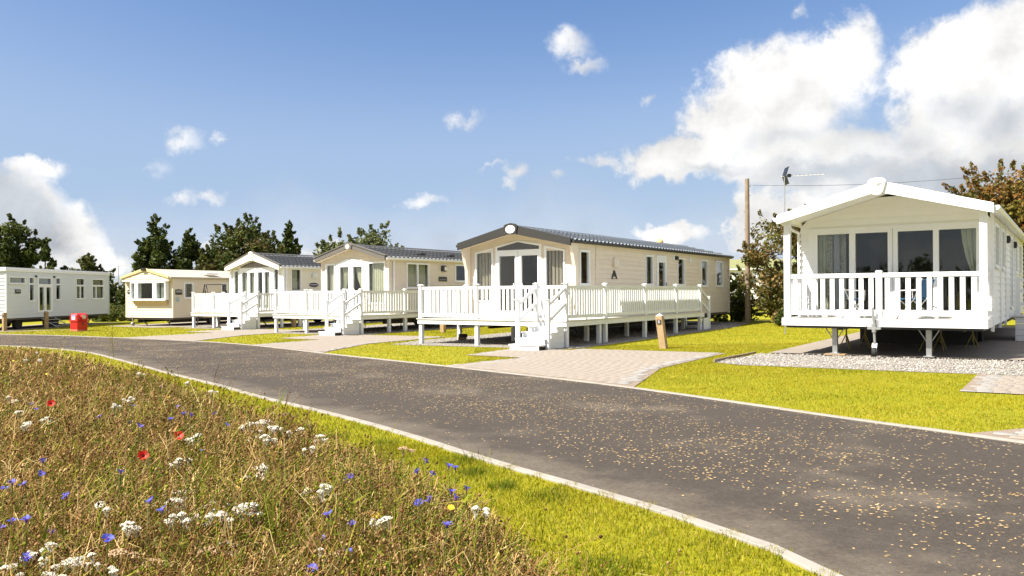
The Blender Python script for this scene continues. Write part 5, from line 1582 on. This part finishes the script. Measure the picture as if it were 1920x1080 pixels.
def tree(label, X, Y, H, W, base, pal, n=6000, leaf=.22, kind='round', clumps=46, trunk=.14, name="broadleaf_tree", group='trees behind the caravans', D=None, sparse=1.0):
    D = D or W
    T = tag(empty(name, (X, Y, gz(X))), label, 'tree' if H > 2.6 else 'shrub', group)
    cs, rs = [], []
    for i in range(clumps):
        for _ in range(50):
            q = RNG.uniform(-1, 1, 3)
            z = (q[2] + 1) / 2
            if kind == 'cone':
                rad = 1.0 - .80 * z ** 1.25
            elif kind == 'wide':
                rad = math.sqrt(max(0, 1 - (2 * z - .8) ** 2 / 1.5))
            else:
                rad = math.sqrt(max(0.02, 1 - (1.9 * z - .85) ** 2 / 1.15))
            rr = math.hypot(q[0], q[1])
            if rr <= rad and (rr > rad * .35 or RNG.random() < .45):
                break
        jit = 1 + RNG.normal() * .09
        cs.append((q[0] * W / 2 * .86 * jit, q[1] * D / 2 * .86 * jit, base + z * (H - base) * .94))
        rs.append(RNG.uniform(.6, 1.3) * W * (.115 if kind == 'cone' else .13) * sparse)
    if kind == 'cone':
        for i in range(7):
            cs.append((RNG.normal() * .08, RNG.normal() * .08, H - .1 - i * .18)); rs.append(.12 + i * .05)
    V, F, col = leaf_cloud(cs, rs, int(n * 1.25), leaf * 1.1, pal)
    # leafy shoots that break the outline
    cc, rr = [], []
    for c, r in zip(cs, rs):
        d = np.array([c[0], c[1], (c[2] - (base + (H - base) * .35)) * .9])
        if np.linalg.norm(d) < W * .26:
            continue
        d = d / np.linalg.norm(d) + np.array([0, 0, .75]) + RNG.normal(size=3) * .35
        d /= np.linalg.norm(d)
        for _ in range(2):
            dd = d + RNG.normal(size=3) * .4
            dd /= np.linalg.norm(dd)
            L = RNG.uniform(.5, 1.0) * min(W, H) * .17
            for q in np.linspace(.55, 1.0, 6):
                cc.append(np.array(c) + dd * (r * .55 + L * q)); rr.append(max(.05, .16 * L * (1.35 - q)) + leaf * .18)
    V2, F2, col2 = leaf_cloud(cc, rr, int(n * .45), leaf * .95, pal)
    F = np.concatenate([F, F2 + len(V)]); V = np.concatenate([V, V2]); col = np.concatenate([col, col2])
    link("crown", np_mesh("crown", V, F, LEAFM, col, nper=4), T)
    mb = MB()
    top = base + (H - base) * .7
    pts = [(0, 0, -.1)]
    for i in range(1, 5):
        pts.append((RNG.normal() * .06 * W * .3, RNG.normal() * .06 * W * .3, top * i / 4))
    for i in range(4):
        mb.tube(pts[i], pts[i + 1], trunk * (1 - i * .2), trunk * (1 - (i + 1) * .2), 8)
    for c in cs[::3]:
        zz = max(base * .5, min(c[2] - .35 * W * .3, top * .95))
        f = zz / top * 4
        j = min(3, int(f)); fr = f - j
        s = tuple(pts[j][q] + (pts[j + 1][q] - pts[j][q]) * fr for q in range(3))
        m = tuple((s[q] + c[q]) / 2 + (0.08 * W * .3 if q == 2 else 0) for q in range(3))
        mb.tube(s, m, trunk * .32, trunk * .2, 5)
        mb.tube(m, c, trunk * .2, trunk * .06, 5)
    mb.build("trunk", BARK, T)
    return T

tree('dark bushy tree rising at the far left above the flat roofed caravan', -39.2, 62, 7.7, 5.4, .6, PALS['dark'], 14000, .26, 'round', 60)
tree('dark tree at the edge of the frame behind the flat roofed caravan', -44.5, 63, 6.6, 5.2, .5, PALS['dark'], 11000, .26, 'round', 50)
tree('slim dark tree with a pointed crown behind the flat roofed caravan', -35.1, 60, 5.9, 2.9, .3, PALS['dark'], 7000, .22, 'cone', 36)
tree('low rounded olive tree behind the far end of the flat roofed caravan', -35.0, 66, 5.0, 4.2, .3, PALS['mid'], 8000, .24, 'round', 40)
tree('pale green feathery tree behind the bay window caravan roof corner', -32.0, 69, 5.3, 3.2, .3, PALS['light'], 6500, .24, 'round', 36)
tree('tall pointed dark evergreen behind the bay window caravan', -28.7, 64, 7.6, 4.9, .2, PALS['dark'], 17000, .24, 'cone', 110, name="evergreen_tree")
tree('shorter dark evergreen standing right against the taller one', -26.2, 64.5, 6.7, 4.2, .2, PALS['dark'], 13000, .24, 'cone', 90, name="evergreen_tree")
tree('broad green tree behind the cream gabled caravan', -20.4, 62, 7.6, 6.4, .4, PALS['mid'], 19000, .26, 'round', 100)
tree('lower green tree at the side of the broad one', -23.0, 61, 5.2, 3.6, .3, PALS['mid'], 8000, .24, 'round', 40)
tree('narrow dark green tree beside the broad tree', -17.5, 62.5, 6.9, 3.6, .3, PALS['dark'], 9000, .24, 'cone', 70)
tree('round sage green tree above the taupe gabled roof', -10.4, 55, 5.95, 6.4, .4, PALS['sage'], 15000, .24, 'wide', 90)
tree('sparse rusty-leaved bushy tree behind the porch caravan', 11.75, 34, 5.1, 4.0, .4, PALS['rustgreen'], 12000, .13, 'round', 70, trunk=.1, sparse=1.0)
tree('rusty brown tree above the porch caravan roof', 22.4, 36, 6.5, 6.4, .8, PALS['rust'], 24000, .17, 'wide', 110)
tree('green leafy shrub in shade beside the charcoal roofed caravan', 10.3, 37.5, 2.1, 2.6, .05, PALS['hedge'], 7000, .11, 'round', 44, trunk=.05, name="shrub", group='shrubs between the caravans')
tree('tangled twiggy shrub beneath the rusty bushy tree', 12.0, 35.5, 1.7, 2.4, .05, PALS['rustgreen'], 4000, .10, 'round', 34, trunk=.05, name="shrub", group='shrubs between the caravans')
tree('small bright shrub at the foot of the porch caravan', 11.2, 31.5, .75, 1.5, .0, PALS['hedge'], 2500, .09, 'round', 24, trunk=.03, name="shrub", group='shrubs between the caravans')
tree('dark green shrub filling the gap between the two left caravans', -29.6, 59.5, 2.9, 3.0, .05, PALS['dark'], 5000, .18, 'round', 36, trunk=.06, name="shrub", group='shrubs between the caravans')
tree('dark shrub hanging over the distant grey roof', -28.4, 62, 3.0, 1.8, .4, PALS['dark'], 3000, .18, 'round', 26, trunk=.06, name="shrub", group='shrubs between the caravans')
for i, (x, y) in enumerate(((-27.6, 54.5), (-25.7, 55.0), (-23.9, 55.8))):
    tree(['low bright green bush nearest the flat roofed caravan', 'low bright green bush midway in its row', 'low bright green bush nearest the bay window caravan'][i], x, y, 1.15, 2.6, .0, PALS['light'], 2600, .15, 'round', 26, trunk=.03, name="shrub", group='low bushes behind the lawn')
# dry grass bank and far hedge line
cs = [(12.2 + RNG.uniform(-1.4, 1.2), 32.6 + RNG.uniform(-.4, .6), RNG.uniform(.15, .45)) for _ in range(30)]
V, F, col = leaf_cloud(cs, [.28] * 30, 4000, .16, [(.30, .20, .09), (.22, .16, .06), (.15, .13, .04)])
V[:, 2] += gz(12)
o = link("dry_grass", np_mesh("dry_grass", V, F, LEAFM, col, nper=4), kind='stuff'); o['label'] = 'dry brown grass bank below the shrubs'
cs = []; rs = []
for i in range(260):
    x = -140 + 280 * i / 259
    cs.append((x, 120 + RNG.normal() * 2, gz(x) + RNG.uniform(.6, 2.4))); rs.append(RNG.uniform(1.2, 1.9))
for i in range(200):  # rear row, unseen behind the camera, added so the panes reflect dark
    x = -110 + 220 * i / 199
    cs.append((x, -46 + RNG.normal() * 1.5, gz(x) + RNG.uniform(.8, 4.6))); rs.append(RNG.uniform(1.3, 2.2))
V, F, col = leaf_cloud(cs, rs, 30000, .8, PALS['dark'])
o = link("far_hedgerow", np_mesh("far_hedgerow", V, F, LEAFM, col, nper=4), kind='stuff'); o['label'] = 'far dark hedgerows closing the site, rear row added unseen for window reflections'

# ------------------------------------------------------------------ lawn blades
BLADEM = mat("grass_blades", (.2, .2, .01), 0.7, 0.12, 1.2, attr='col', trans=0.35, spec=0.2)
ROADPOLY = np.array(NEAR + FAR[::-1])
MEADOW = EDGE + [(.32, 2.6), (.4, 1.2), (-2.2, 1.2), (-3.2, 3.0), (-6.5, 7.4), (-11.0, 14.0), (-17.5, 22.0), (-17.0, 23.2), (-15.0, 22.0)]
def wav(x, y, a=1.0):
    return (np.sin(x * 1.7 * a + y * .9 * a) + np.sin(y * 2.3 * a - x * .7 * a + 1.3) + np.sin((x + y) * 3.9 * a + .4) * .6 + np.sin((x * 2.1 - y * 3.3) * 2.1 * a) * .5) / 3.1
def off_kerb(x, y, P, d):
    Q = np.array(arcs(P, .4))
    m = np.full(len(x), 1e9)
    for i in range(0, len(x), 20000):
        s = slice(i, i + 20000)
        m[s] = np.sqrt(((x[s, None] - Q[None, :, 0]) ** 2 + (y[s, None] - Q[None, :, 1]) ** 2).min(1))
    return m
def blades(x, y, h, wd, tint=None):
    n = len(x)
    a = RNG.uniform(0, 2 * PI, n)
    l = RNG.uniform(0, 2 * PI, n); lm = h * RNG.uniform(.1, .9, n)
    z = gza(x)
    bx, by = np.cos(a) * wd, np.sin(a) * wd
    V = np.stack([np.stack([x - bx, y - by, z - .004], -1), np.stack([x + bx, y + by, z - .004], -1), np.stack([x + np.cos(l) * lm, y + np.sin(l) * lm, z + h], -1)], 1)
    F = np.arange(3 * n).reshape(n, 3)
    w = wav(x, y)
    pal = np.array([(.275, .258, .007), (.36, .295, .013), (.165, .198, .006), (.44, .34, .08)])
    w2 = wav(x + 7, y - 3, .37)
    pr = np.stack([np.full(n, .40), .25 + .30 * w, .26 - .26 * w, .09 + .14 * w2], -1).clip(.02, 1)
    pr /= pr.sum(1, keepdims=True)
    ci = (RNG.random(n)[:, None] > pr.cumsum(1)).sum(1).clip(0, 3)
    return V.reshape(-1, 3), F, pal[ci] * RNG.uniform(.8, 1.25, (n, 1))
LV, LF, LC = [], [], []
def lawn(x0, x1, y0, y1, n, h, wd, test):
    x = RNG.uniform(x0, x1, n); y = RNG.uniform(y0, y1, n)
    ok = test(x, y)
    x, y = x[ok], y[ok]
    if not len(x):
        return
    V, F, C = blades(x, y, h * RNG.uniform(.5, 1.4, len(x)) * (1 + .35 * wav(x, y, 2.0)), wd * RNG.uniform(.7, 1.3, len(x)))
    LF.append(F + sum(len(v) for v in LV)); LV.append(V); LC.append(C)
def on_verge(x, y):
    return (~inpoly(x, y, ROADPOLY)) & (~inpoly(x, y, MEADOW)) & (off_kerb(x, y, NEAR, .14) > .15)
def in_view(x, y, m=.05):
    return (np.abs(x) < (.645 + m) * y + .3)
lawn(-2.2, 2.2, 2.6, 8.0, 110000, .032, .0036, lambda x, y: on_verge(x, y) & in_view(x, y) & (x < 2.1))
lawn(-8.0, -.6, 7.0, 17.0, 130000, .033, .0048, lambda x, y: on_verge(x, y) & in_view(x, y) & (off_kerb(x, y, NEAR, 0) < 1.9))
lawn(-19.0, -7.0, 15.0, 28.0, 60000, .036, .008, lambda x, y: on_verge(x, y) & in_view(x, y) & (off_kerb(x, y, NEAR, 0) < 2.4))
def far_side(x, y):
    ok = (~inpoly(x, y, ROADPOLY)) & in_view(x, y)
    for P in HARD:
        ok &= ~inpoly(x, y, P)
    # beyond the far kerb only
    Q = FARN
    yk = np.interp(x, Q[:, 0][np.argsort(Q[:, 0])], Q[:, 1][np.argsort(Q[:, 0])])
    return ok & (y > yk) & (off_kerb(x, y, FAR, .14) > .16)
lawn(-1, 9, 7.5, 22, 220000, .022, .0052, far_side)
lawn(-8, 12, 14, 34, 130000, .026, .008, far_side)
lawn(-30, 2, 24, 50, 110000, .034, .013, far_side)
for i in range(34):        # coarser green tufts
    tx_, ty_ = RNG.uniform(-3.5, 2.0), RNG.uniform(3.2, 12.0)
    q = np.array([tx_]), np.array([ty_])
    if not on_verge(*q)[0]:
        continue
    n_ = 260; r_ = RNG.uniform(.04, .12)
    V, F, C = blades(tx_ + RNG.normal(0, r_, n_), ty_ + RNG.normal(0, r_, n_), RNG.uniform(.03, .075, n_), np.full(n_, .004))
    C = np.array([(.10, .15, .008), (.14, .18, .01), (.20, .20, .015)])[RNG.integers(0, 3, n_)]
    LF.append(F + sum(len(v) for v in LV)); LV.append(V); LC.append(C)
me = np_mesh("lawn_grass", np.concatenate(LV), np.concatenate(LF), BLADEM, np.concatenate(LC))
o = link("lawn_grass", me, kind='stuff'); o['label'] = 'short yellow-green lawn grass along the road and between the drives'

# ------------------------------------------------------------------ fallen leaves on the road
LITM = mat("dry_fallen_leaf", (.46, .315, .14), 0.8, 0.15, 30.0, objrand=.3)
def leaf_mesh(s):
    r = random.Random(s)
    pts = []
    for i in range(6):
        a = 2 * PI * i / 6
        q = (1.0 if i in (0, 3) else .55) * r.uniform(.75, 1.15)
        pts.append((math.cos(a) * q, math.sin(a) * q * .8, r.uniform(.0, .18)))
    mb = MB()
    mb.add([(0, 0, .04)] + pts, [(0, i + 1, (i + 1) % 6 + 1) for i in range(6)])
    return mb.mesh("fallen_leaf", LITM, recalc=False)
LMS = [leaf_mesh(i) for i in range(6)]
n = 240000
x = RNG.uniform(-24, 6, n); y = RNG.uniform(3.0, 36, n)
dn = off_kerb(x, y, NEAR, 0); df = off_kerb(x, y, FAR, 0)
dens = .55 + .55 * wav(x, y, .8) + .35 * wav(x, y, 2.3)
ok = inpoly(x, y, ROADPOLY) & in_view(x, y, .1) & (RNG.random(n) < dens * np.clip((dn - .25) / .9, 0.02, 1) * np.clip((df + .3) / .5, .5, 1))
x, y = x[ok], y[ok]
order = np.argsort(x * x + y * y)
x, y = x[order], y[order]
for i in range(300):
    s = random.uniform(.008, .019)
    o = link("fallen_leaf", LMS[i % 6], None, (x[i], y[i], gz(x[i]) + .0075), random.uniform(0, 6.28))
    o.scale = (s, s * random.uniform(.7, 1.1), s)
    tag(o, 'small tan fallen leaf lying on the near stretch of road', 'leaf', 'fallen leaves on the road')
x, y = x[300:], y[300:]
n = len(x)
s = RNG.uniform(.008, .019, n); a = RNG.uniform(0, 6.28, n)
base = np.array([(1, 0, .1), (.35, .5, .0), (-.4, .45, .12), (-1, 0, .05), (-.35, -.5, .0), (.4, -.42, .14)])
vx = base[:, 0][None] * np.cos(a)[:, None] - base[:, 1][None] * np.sin(a)[:, None]
vy = base[:, 0][None] * np.sin(a)[:, None] + base[:, 1][None] * np.cos(a)[:, None]
V = np.stack([x[:, None] + vx * s[:, None], y[:, None] + vy * s[:, None], (gza(x) + .0085)[:, None] + base[:, 2][None] * s[:, None]], -1)
F = np.arange(n)[:, None] * 6 + np.arange(6)[None]
col = np.array([(.48, .34, .16), (.42, .28, .12), (.54, .40, .21), (.34, .22, .09)])[RNG.integers(0, 4, n)]
o = link("leaf_litter", np_mesh("leaf_litter", V.reshape(-1, 3), F, mat("leaf_litter", (.4, .3, .1), .8, .1, 20, attr='col'), col, nper=6), kind='stuff')
o['label'] = 'small tan leaves strewn over the farther road'

# ------------------------------------------------------------------ wildflower meadow
soil = sheet("meadow_ground", MEADOW, 0.004, SOILM, kind='structure')
MEADM = mat("meadow_plants", (.3, .2, .1), 0.75, 0.12, 9.0, attr='col', trans=0.22, spec=0.15)
MV, MF, MC = [], [], []
_off = [0]
def push(V, F, C):
    V = V.reshape(-1, 3)
    MV.append(V); MF.append(F + _off[0]); MC.append(C); _off[0] += len(V)
def quads(P0, P1, W, col, taper=.5):
    """ribbons from P0 to P1, half width vector W"""
    n = len(P0)
    V = np.stack([P0 - W, P0 + W, P1 + W * taper, P1 - W * taper], 1)
    f = np.arange(n)[:, None] * 4
    F = np.concatenate([f + np.array([[0, 1, 2]]), f + np.array([[0, 2, 3]])])
    push(V, F, np.concatenate([col, col]))
def heads(P, r, col, zs=1.3):
    n = len(P)
    octa = np.array([(1, 0, 0), (0, 1, 0), (-1, 0, 0), (0, -1, 0), (0, 0, 1), (0, 0, -1)], float) * np.array([1, 1, zs])
    V = P[:, None] + octa[None] * r[:, None, None] * RNG.uniform(.7, 1.3, (n, 6, 1))
    q = np.array([(0, 1, 4), (1, 2, 4), (2, 3, 4), (3, 0, 4), (1, 0, 5), (2, 1, 5), (3, 2, 5), (0, 3, 5)])
    F = (np.arange(n)[:, None, None] * 6 + q[None]).reshape(-1, 3)
    push(V, F, np.repeat(col, 8, 0))
STRAW = np.array([(.33, .205, .070), (.23, .125, .040), (.42, .28, .105), (.14, .066, .022), (.54, .40, .18)])
BROWN = np.array([(.15, .075, .028), (.22, .115, .04), (.28, .16, .06), (.09, .045, .02), (.38, .25, .11)])
GREEN = np.array([(.12, .15, .010), (.17, .185, .012), (.075, .10, .010), (.22, .20, .025)])
EDGEP = np.array(arcs(EDGE, .15))
def edge_dist(x, y):
    m = np.empty(len(x))
    for i in range(0, len(x), 20000):
        q = slice(i, i + 20000)
        m[q] = np.sqrt(((x[q, None] - EDGEP[None, :, 0]) ** 2 + (y[q, None] - EDGEP[None, :, 1]) ** 2).min(1))
    return m
def plants(x, y, hmean, wscale, nb, nleaf):
    n = len(x)
    Z = np.hypot(x, y)
    g = wav(x * .6, y * .6)
    greenish = RNG.random(n) < np.clip(.38 + .30 * g, .05, .85)
    ed = np.clip(edge_dist(x, y) / .55, .45, 1.0)
    h = hmean * np.clip(RNG.normal(1, .24, n), .35, 1.7) * (1 + .18 * wav(x, y, .7)) * ed
    wd = (.0016 + .00033 * Z) * wscale
    z = gza(x)
    a = RNG.uniform(0, 2 * PI, n)
    lean = h * np.abs(RNG.normal(0, .28, n))
    B0 = np.stack([x, y, z], -1)
    dirv = np.stack([np.cos(a) * lean, np.sin(a) * lean, h], -1)
    t = RNG.uniform(0, 2 * PI, n)
    W = np.stack([np.cos(t), np.sin(t), np.zeros(n)], -1) * wd[:, None]
    M = B0 + dirv * .55 + np.stack([np.cos(a + 1) * lean * -.15, np.sin(a + 1) * lean * -.15, np.zeros(n)], -1)
    T = B0 + dirv
    col = np.where(greenish[:, None], GREEN[RNG.integers(0, 4, n)], STRAW[RNG.integers(0, 5, n)]) * RNG.uniform(.75, 1.25, (n, 1))
    quads(B0, M, W, col, .85)
    quads(M, T, W * .85, col, .5)
    hr = (.0040 + .00046 * Z) * RNG.uniform(.5, 1.5, n)
    hc = np.where((greenish & (RNG.random(n) < .5))[:, None], GREEN[RNG.integers(0, 4, n)] * 1.1, BROWN[RNG.integers(0, 5, n)]) * RNG.uniform(.8, 1.3, (n, 1))
    heads(T, hr, hc, 1.2)
    for b in range(nb):
        f = RNG.uniform(.4, .92, n)[:, None]
        S = np.where(f < .55, B0 + (M - B0) * (f / .55), M + (T - M) * ((f - .55) / .45))
        aa = RNG.uniform(0, 2 * PI, n); ln = h * RNG.uniform(.12, .34, n)
        el = RNG.uniform(.35, 1.15, n)
        E_ = S + np.stack([np.cos(aa) * np.cos(el) * ln, np.sin(aa) * np.cos(el) * ln, np.sin(el) * ln], -1)
        quads(S, E_, W * .7, col * .95, .6)
        k = RNG.random(n) < .55
        heads(E_[k], (hr * RNG.uniform(.55, 1.1, n))[k], hc[k], 1.25)
    for b in range(nleaf):
        f = RNG.uniform(.08, .80, n)[:, None]
        S = B0 + dirv * f
        aa = RNG.uniform(0, 2 * PI, n); ln = h * RNG.uniform(.12, .32, n)
        el = RNG.uniform(-.4, .9, n)
        E_ = S + np.stack([np.cos(aa) * np.cos(el) * ln, np.sin(aa) * np.cos(el) * ln, np.sin(el) * ln], -1)
        pw = np.stack([-np.sin(aa), np.cos(aa), np.zeros(n)], -1) * ((.0042 + .0007 * Z) * RNG.uniform(.6, 1.6, n))[:, None]
        lc = np.where((greenish | (RNG.random(n) < .30))[:, None], GREEN[RNG.integers(0, 4, n)], BROWN[RNG.integers(0, 5, n)] * 1.15) * RNG.uniform(.75, 1.3, (n, 1))
        quads(S, E_, pw, lc, .15)
def meadow_pts(y0, y1, per):
    xs0 = -y1 * .80 - .8
    A = (y1 - y0) * (1.2 - xs0)
    n = int(per * A)
    x = RNG.uniform(xs0, 1.2, n); y = RNG.uniform(y0, y1, n)
    ok = inpoly(x, y, MEADOW) & (np.abs(x) < .72 * y + .6)
    return x[ok], y[ok]
plants(*meadow_pts(1.9, 4.2, 1350), .40, 1.0, 4, 4)
plants(*meadow_pts(4.2, 7.0, 760), .40, 1.0, 4, 4)
plants(*meadow_pts(7.0, 12.0, 400), .37, 1.0, 3, 3)
plants(*meadow_pts(12.0, 24.0, 170), .33, 1.0, 2, 2)
def straw(x, y):
    n = len(x); Z = np.hypot(x, y)
    z = gza(x)
    h = RNG.uniform(.22, .52, n) * np.clip(edge_dist(x, y) / .5, .5, 1)
    a = RNG.uniform(0, 2 * PI, n); r = h * RNG.uniform(.15, .9, n)
    B0 = np.stack([x, y, z], -1)
    d = np.stack([np.cos(a), np.sin(a), np.zeros(n)], -1)
    P1 = B0 + d * (r * .25)[:, None] + np.array([0, 0, 1]) * (h * .62)[:, None]
    P2 = B0 + d * (r * .62)[:, None] + np.array([0, 0, 1]) * (h * .95)[:, None]
    P3 = B0 + d * (r * 1.1)[:, None] + np.array([0, 0, 1]) * (h * RNG.uniform(.75, 1.05, n))[:, None]
    W = np.stack([-np.sin(a), np.cos(a), np.zeros(n)], -1) * ((.0013 + .00026 * Z))[:, None]
    col = np.where((RNG.random(n) < .3)[:, None], GREEN[RNG.integers(0, 4, n)], STRAW[RNG.integers(0, 5, n)] * 1.15) * RNG.uniform(.8, 1.25, (n, 1))
    quads(B0, P1, W, col, 1.0); quads(P1, P2, W, col, .9); quads(P2, P3, W * .9, col, .3)
straw(*meadow_pts(1.9, 5.0, 1500))
straw(*meadow_pts(5.0, 10.0, 500))
straw(*meadow_pts(10.0, 24.0, 130))
# tall seeding stalks
tx = np.array([p[0] for p in TALL]); ty = np.array([p[1] for p in TALL])
plants(np.repeat(tx, 2) + RNG.normal(0, .12, 2 * len(tx)), np.repeat(ty, 2) + RNG.normal(0, .12, 2 * len(tx)), .70, .8, 5, 1)
me = np_mesh("meadow_plants", np.concatenate(MV), np.concatenate(MF), MEADM, np.concatenate(MC))
o = link("meadow_plants", me, kind='stuff')
o['label'] = 'dense brown and green wild meadow of dry stalks and seed heads'

# single flowers one can pick out
STEMM = mat("flower_stem", (.12, .14, .03), .7, .15, 20)
YARM = mat("yarrow_white", (.60, .565, .47), .8, .10, 60)
YARTAN = mat("faded_yarrow", (.40, .27, .15), .85, .2, 60)
CORNM = mat("cornflower_blue", (.085, .095, .62), .6, .12, 60, trans=.25)
CORNC = mat("cornflower_centre", (.10, .03, .24), .7, .1)
POPM = mat("poppy_red", (.62, .015, .008), .55, .12, 40, trans=.3)
POPC = mat("poppy_centre", (.02, .015, .02), .7, .1)
YELM = mat("yellow_petal", (.72, .47, .01), .6, .1, 40)
def stem_mesh(h, seed):
    r = random.Random(seed)
    mb = MB()
    p = [(0, 0, 0), (r.uniform(-.02, .02), r.uniform(-.02, .02), h * .5), (0, 0, h - .004)]
    mb.tube(p[0], p[1], .0035, .003, 5).tube(p[1], p[2], .003, .0024, 5)
    for i in range(5):
        z = h * r.uniform(.15, .8); a = r.uniform(0, 6.28); l = r.uniform(.04, .09)
        c, s = math.cos(a), math.sin(a)
        mb.add([(0, 0, z), (c * l * .5 - s * .006, s * l * .5 + c * .006, z + .03), (c * l, s * l, z + .035), (c * l * .5 + s * .006, s * l * .5 - c * .006, z + .028)], [(0, 1, 2, 3)])
    return mb
def yarrow_head(m, seed, R):
    r = random.Random(seed)
    mb = MB()
    for i in range(64):
        q = math.sqrt(r.random()) * R; a = r.uniform(0, 6.28)
        x, y = q * math.cos(a), q * math.sin(a)
        z = .013 * (1 - (q / R) ** 2) + r.uniform(-.003, .004)
        s = r.uniform(.0045, .0075)
        mb.add([(x + s, y, z), (x, y + s, z), (x - s, y, z), (x, y - s, z), (x, y, z + s * .8), (x, y, z - s)], [(0, 1, 4), (1, 2, 4), (2, 3, 4), (3, 0, 4), (1, 0, 5), (2, 1, 5), (3, 2, 5), (0, 3, 5)])
    for i in range(7):
        a = 6.28 * i / 7
        mb.tube((0, 0, -.05), (R * .6 * math.cos(a), R * .6 * math.sin(a), -.004), .0015, n=4)
    return mb.mesh("flower_head", m, recalc=False)
def corn_head(seed):
    r = random.Random(seed)
    mb = MB()
    for i in range(10):
        a = 6.28 * i / 10 + r.uniform(-.15, .15); L = r.uniform(.017, .024); up = r.uniform(.004, .016)
        c, s = math.cos(a), math.sin(a); w = .0062
        mb.add([(c * .003, s * .003, 0), (c * L - s * w, s * L + c * w, up), (c * L * 1.18, s * L * 1.18, up + .002), (c * L + s * w, s * L - c * w, up)], [(0, 1, 2, 3)])
    return mb.mesh("petals", CORNM, recalc=False)
YH = [yarrow_head(YARM, i, R) for i, R in enumerate((.024, .030, .036, .021))]
YT = [yarrow_head(YARTAN, 20 + i, R) for i, R in enumerate((.036, .044))]
CH = [corn_head(i) for i in range(4)]
CC = MB().tube((0, 0, -.012), (0, 0, .004), .005, .006, 6).mesh("calyx", CORNC)
def region(x, y):
    a = x / y
    if y > 7.6:
        return 'at the back of the meadow near the bend of the kerb'
    if y > 5.4:
        return 'in the back part of the meadow' if a < -.40 else 'in the clump along the verge side of the meadow'
    if a > -.20:
        return 'at the verge tip of the meadow nearest the lawn'
    if y < 3.45:
        return 'in the front row of the meadow' if a > -.46 else 'in the outer front corner of the meadow'
    return 'in the middle of the meadow' if a > -.46 else 'along the outer middle edge of the meadow'
def rank(L, i):
    o = sorted(range(len(L)), key=lambda k: L[k][0] / L[k][1]).index(i)
    return ['leftmost', 'second from the left', 'third from the left', 'fourth from the left', 'fifth from the left', 'sixth from the left', 'seventh from the left', 'eighth from the left'][o]
def flower(name, x, y, h, label, group, cat='flower'):
    o = stem_mesh(h, int(abs(x * 977 + y * 131))).build(name, STEMM, None, (x, y, gz(x)))
    return tag(o, label, cat, group)
for i, (x, y, h) in enumerate(YARROW):
    f = flower("yarrow", x, y, h, 'flat white yarrow head ' + region(x, y), 'white yarrow ' + region(x, y))
    k_ = .68 if y < 3.35 else 1.0
    hd_ = link("flower_head", YH[i % 4], f, (0, 0, h), i * .7)
    hd_.scale = (k_, k_, k_)
    hd_.rotation_euler = (random.uniform(-.35, .35), random.uniform(-.35, .35), i * .7)
    for k in range(random.choice((1, 2, 2, 3))):
        dx, dy = random.uniform(-.07, .07), random.uniform(-.07, .07)
        link("flower_head", YH[(i + k) % 4], f, (dx, dy, h - random.uniform(.0, .03)), k).scale = (.7 * k_, .7 * k_, .8 * k_)
for i, (x, y, h) in enumerate(TAN):
    f = flower("faded_yarrow", x, y, h, 'faded tan yarrow head, %s of those in the meadow' % rank(TAN, i), 'faded yarrow in the meadow')
    link("flower_head", YT[i % 2], f, (0, 0, h), i)
    link("flower_head", YT[(i + 1) % 2], f, (.05, .03, h - .02), i).scale = (.7, .7, .8)
for i, (x, y, h) in enumerate(CORN):
    f = flower("cornflower", x, y, h, 'blue cornflower ' + region(x, y), 'cornflowers ' + region(x, y))
    p = link("petals", CH[i % 4], f, (0, 0, h))
    p.rotation_euler = (random.uniform(-.2, .9), random.uniform(-.4, .4), random.uniform(0, 6))
    p.scale = (.88,) * 3
    link("calyx", CC, f, (0, 0, h))
for i, ((x, y, h), lb) in enumerate(zip(POPPY, ('bright red poppy in the back of the meadow near white yarrow', 'small red poppy half hidden among blue cornflowers', 'dark red open poppy in the middle of the meadow'))):
    f = flower("poppy", x, y, h, lb, 'poppies in the meadow')
    pm = MB()
    for k in range(5):
        a = 6.28 * k / 5
        c, s = math.cos(a), math.sin(a)
        pm.add([(0, 0, 0), (c * .02 - s * .02, s * .02 + c * .02, .012), (c * .036 - s * .012, s * .036 + c * .012, .026), (c * .036 + s * .012, s * .036 - c * .012, .026), (c * .02 + s * .02, s * .02 - c * .02, .012)], [(0, 1, 2, 3, 4)])
    p = pm.build("petals", POPM, f, (0, 0, h)); p.rotation_euler = (.9, .1, .3)
    MB().tube((0, 0, .002), (0, 0, .012), .006, .007, 8).build("seed_pod", POPC, f, (0, 0, h))
for i, (x, y, h) in enumerate(YELLOW):
    f = flower("yellow_daisy", x, y, h, 'small yellow daisy flower, %s of those in the meadow' % rank(YELLOW, i), 'yellow flowers in the meadow')
    pm = MB()
    for k in range(8):
        a = 6.28 * k / 8; c, s = math.cos(a), math.sin(a)
        pm.add([(0, 0, 0), (c * .014 - s * .006, s * .014 + c * .006, .004), (c * .022, s * .022, .003), (c * .014 + s * .006, s * .014 - c * .006, .004)], [(0, 1, 2, 3)])
    pm.build("petals", YELM, f, (0, 0, h)).rotation_euler = (.5, .2, 0)
x, y, h = SPIRE[0]
f = flower("yellow_spire", x, y, h, 'yellow flower spike rising beside the largest white yarrow', 'yellow flowers in the meadow')
for k in range(14):
    a = k * 2.4
    MB().add([(0, 0, 0), (.012, .006, .01), (.02, 0, .004), (.012, -.006, .01)], [(0, 1, 2, 3)]).build("petals", YELM, f, (.003 * math.cos(a), .003 * math.sin(a), h - .12 + k * .009), a)
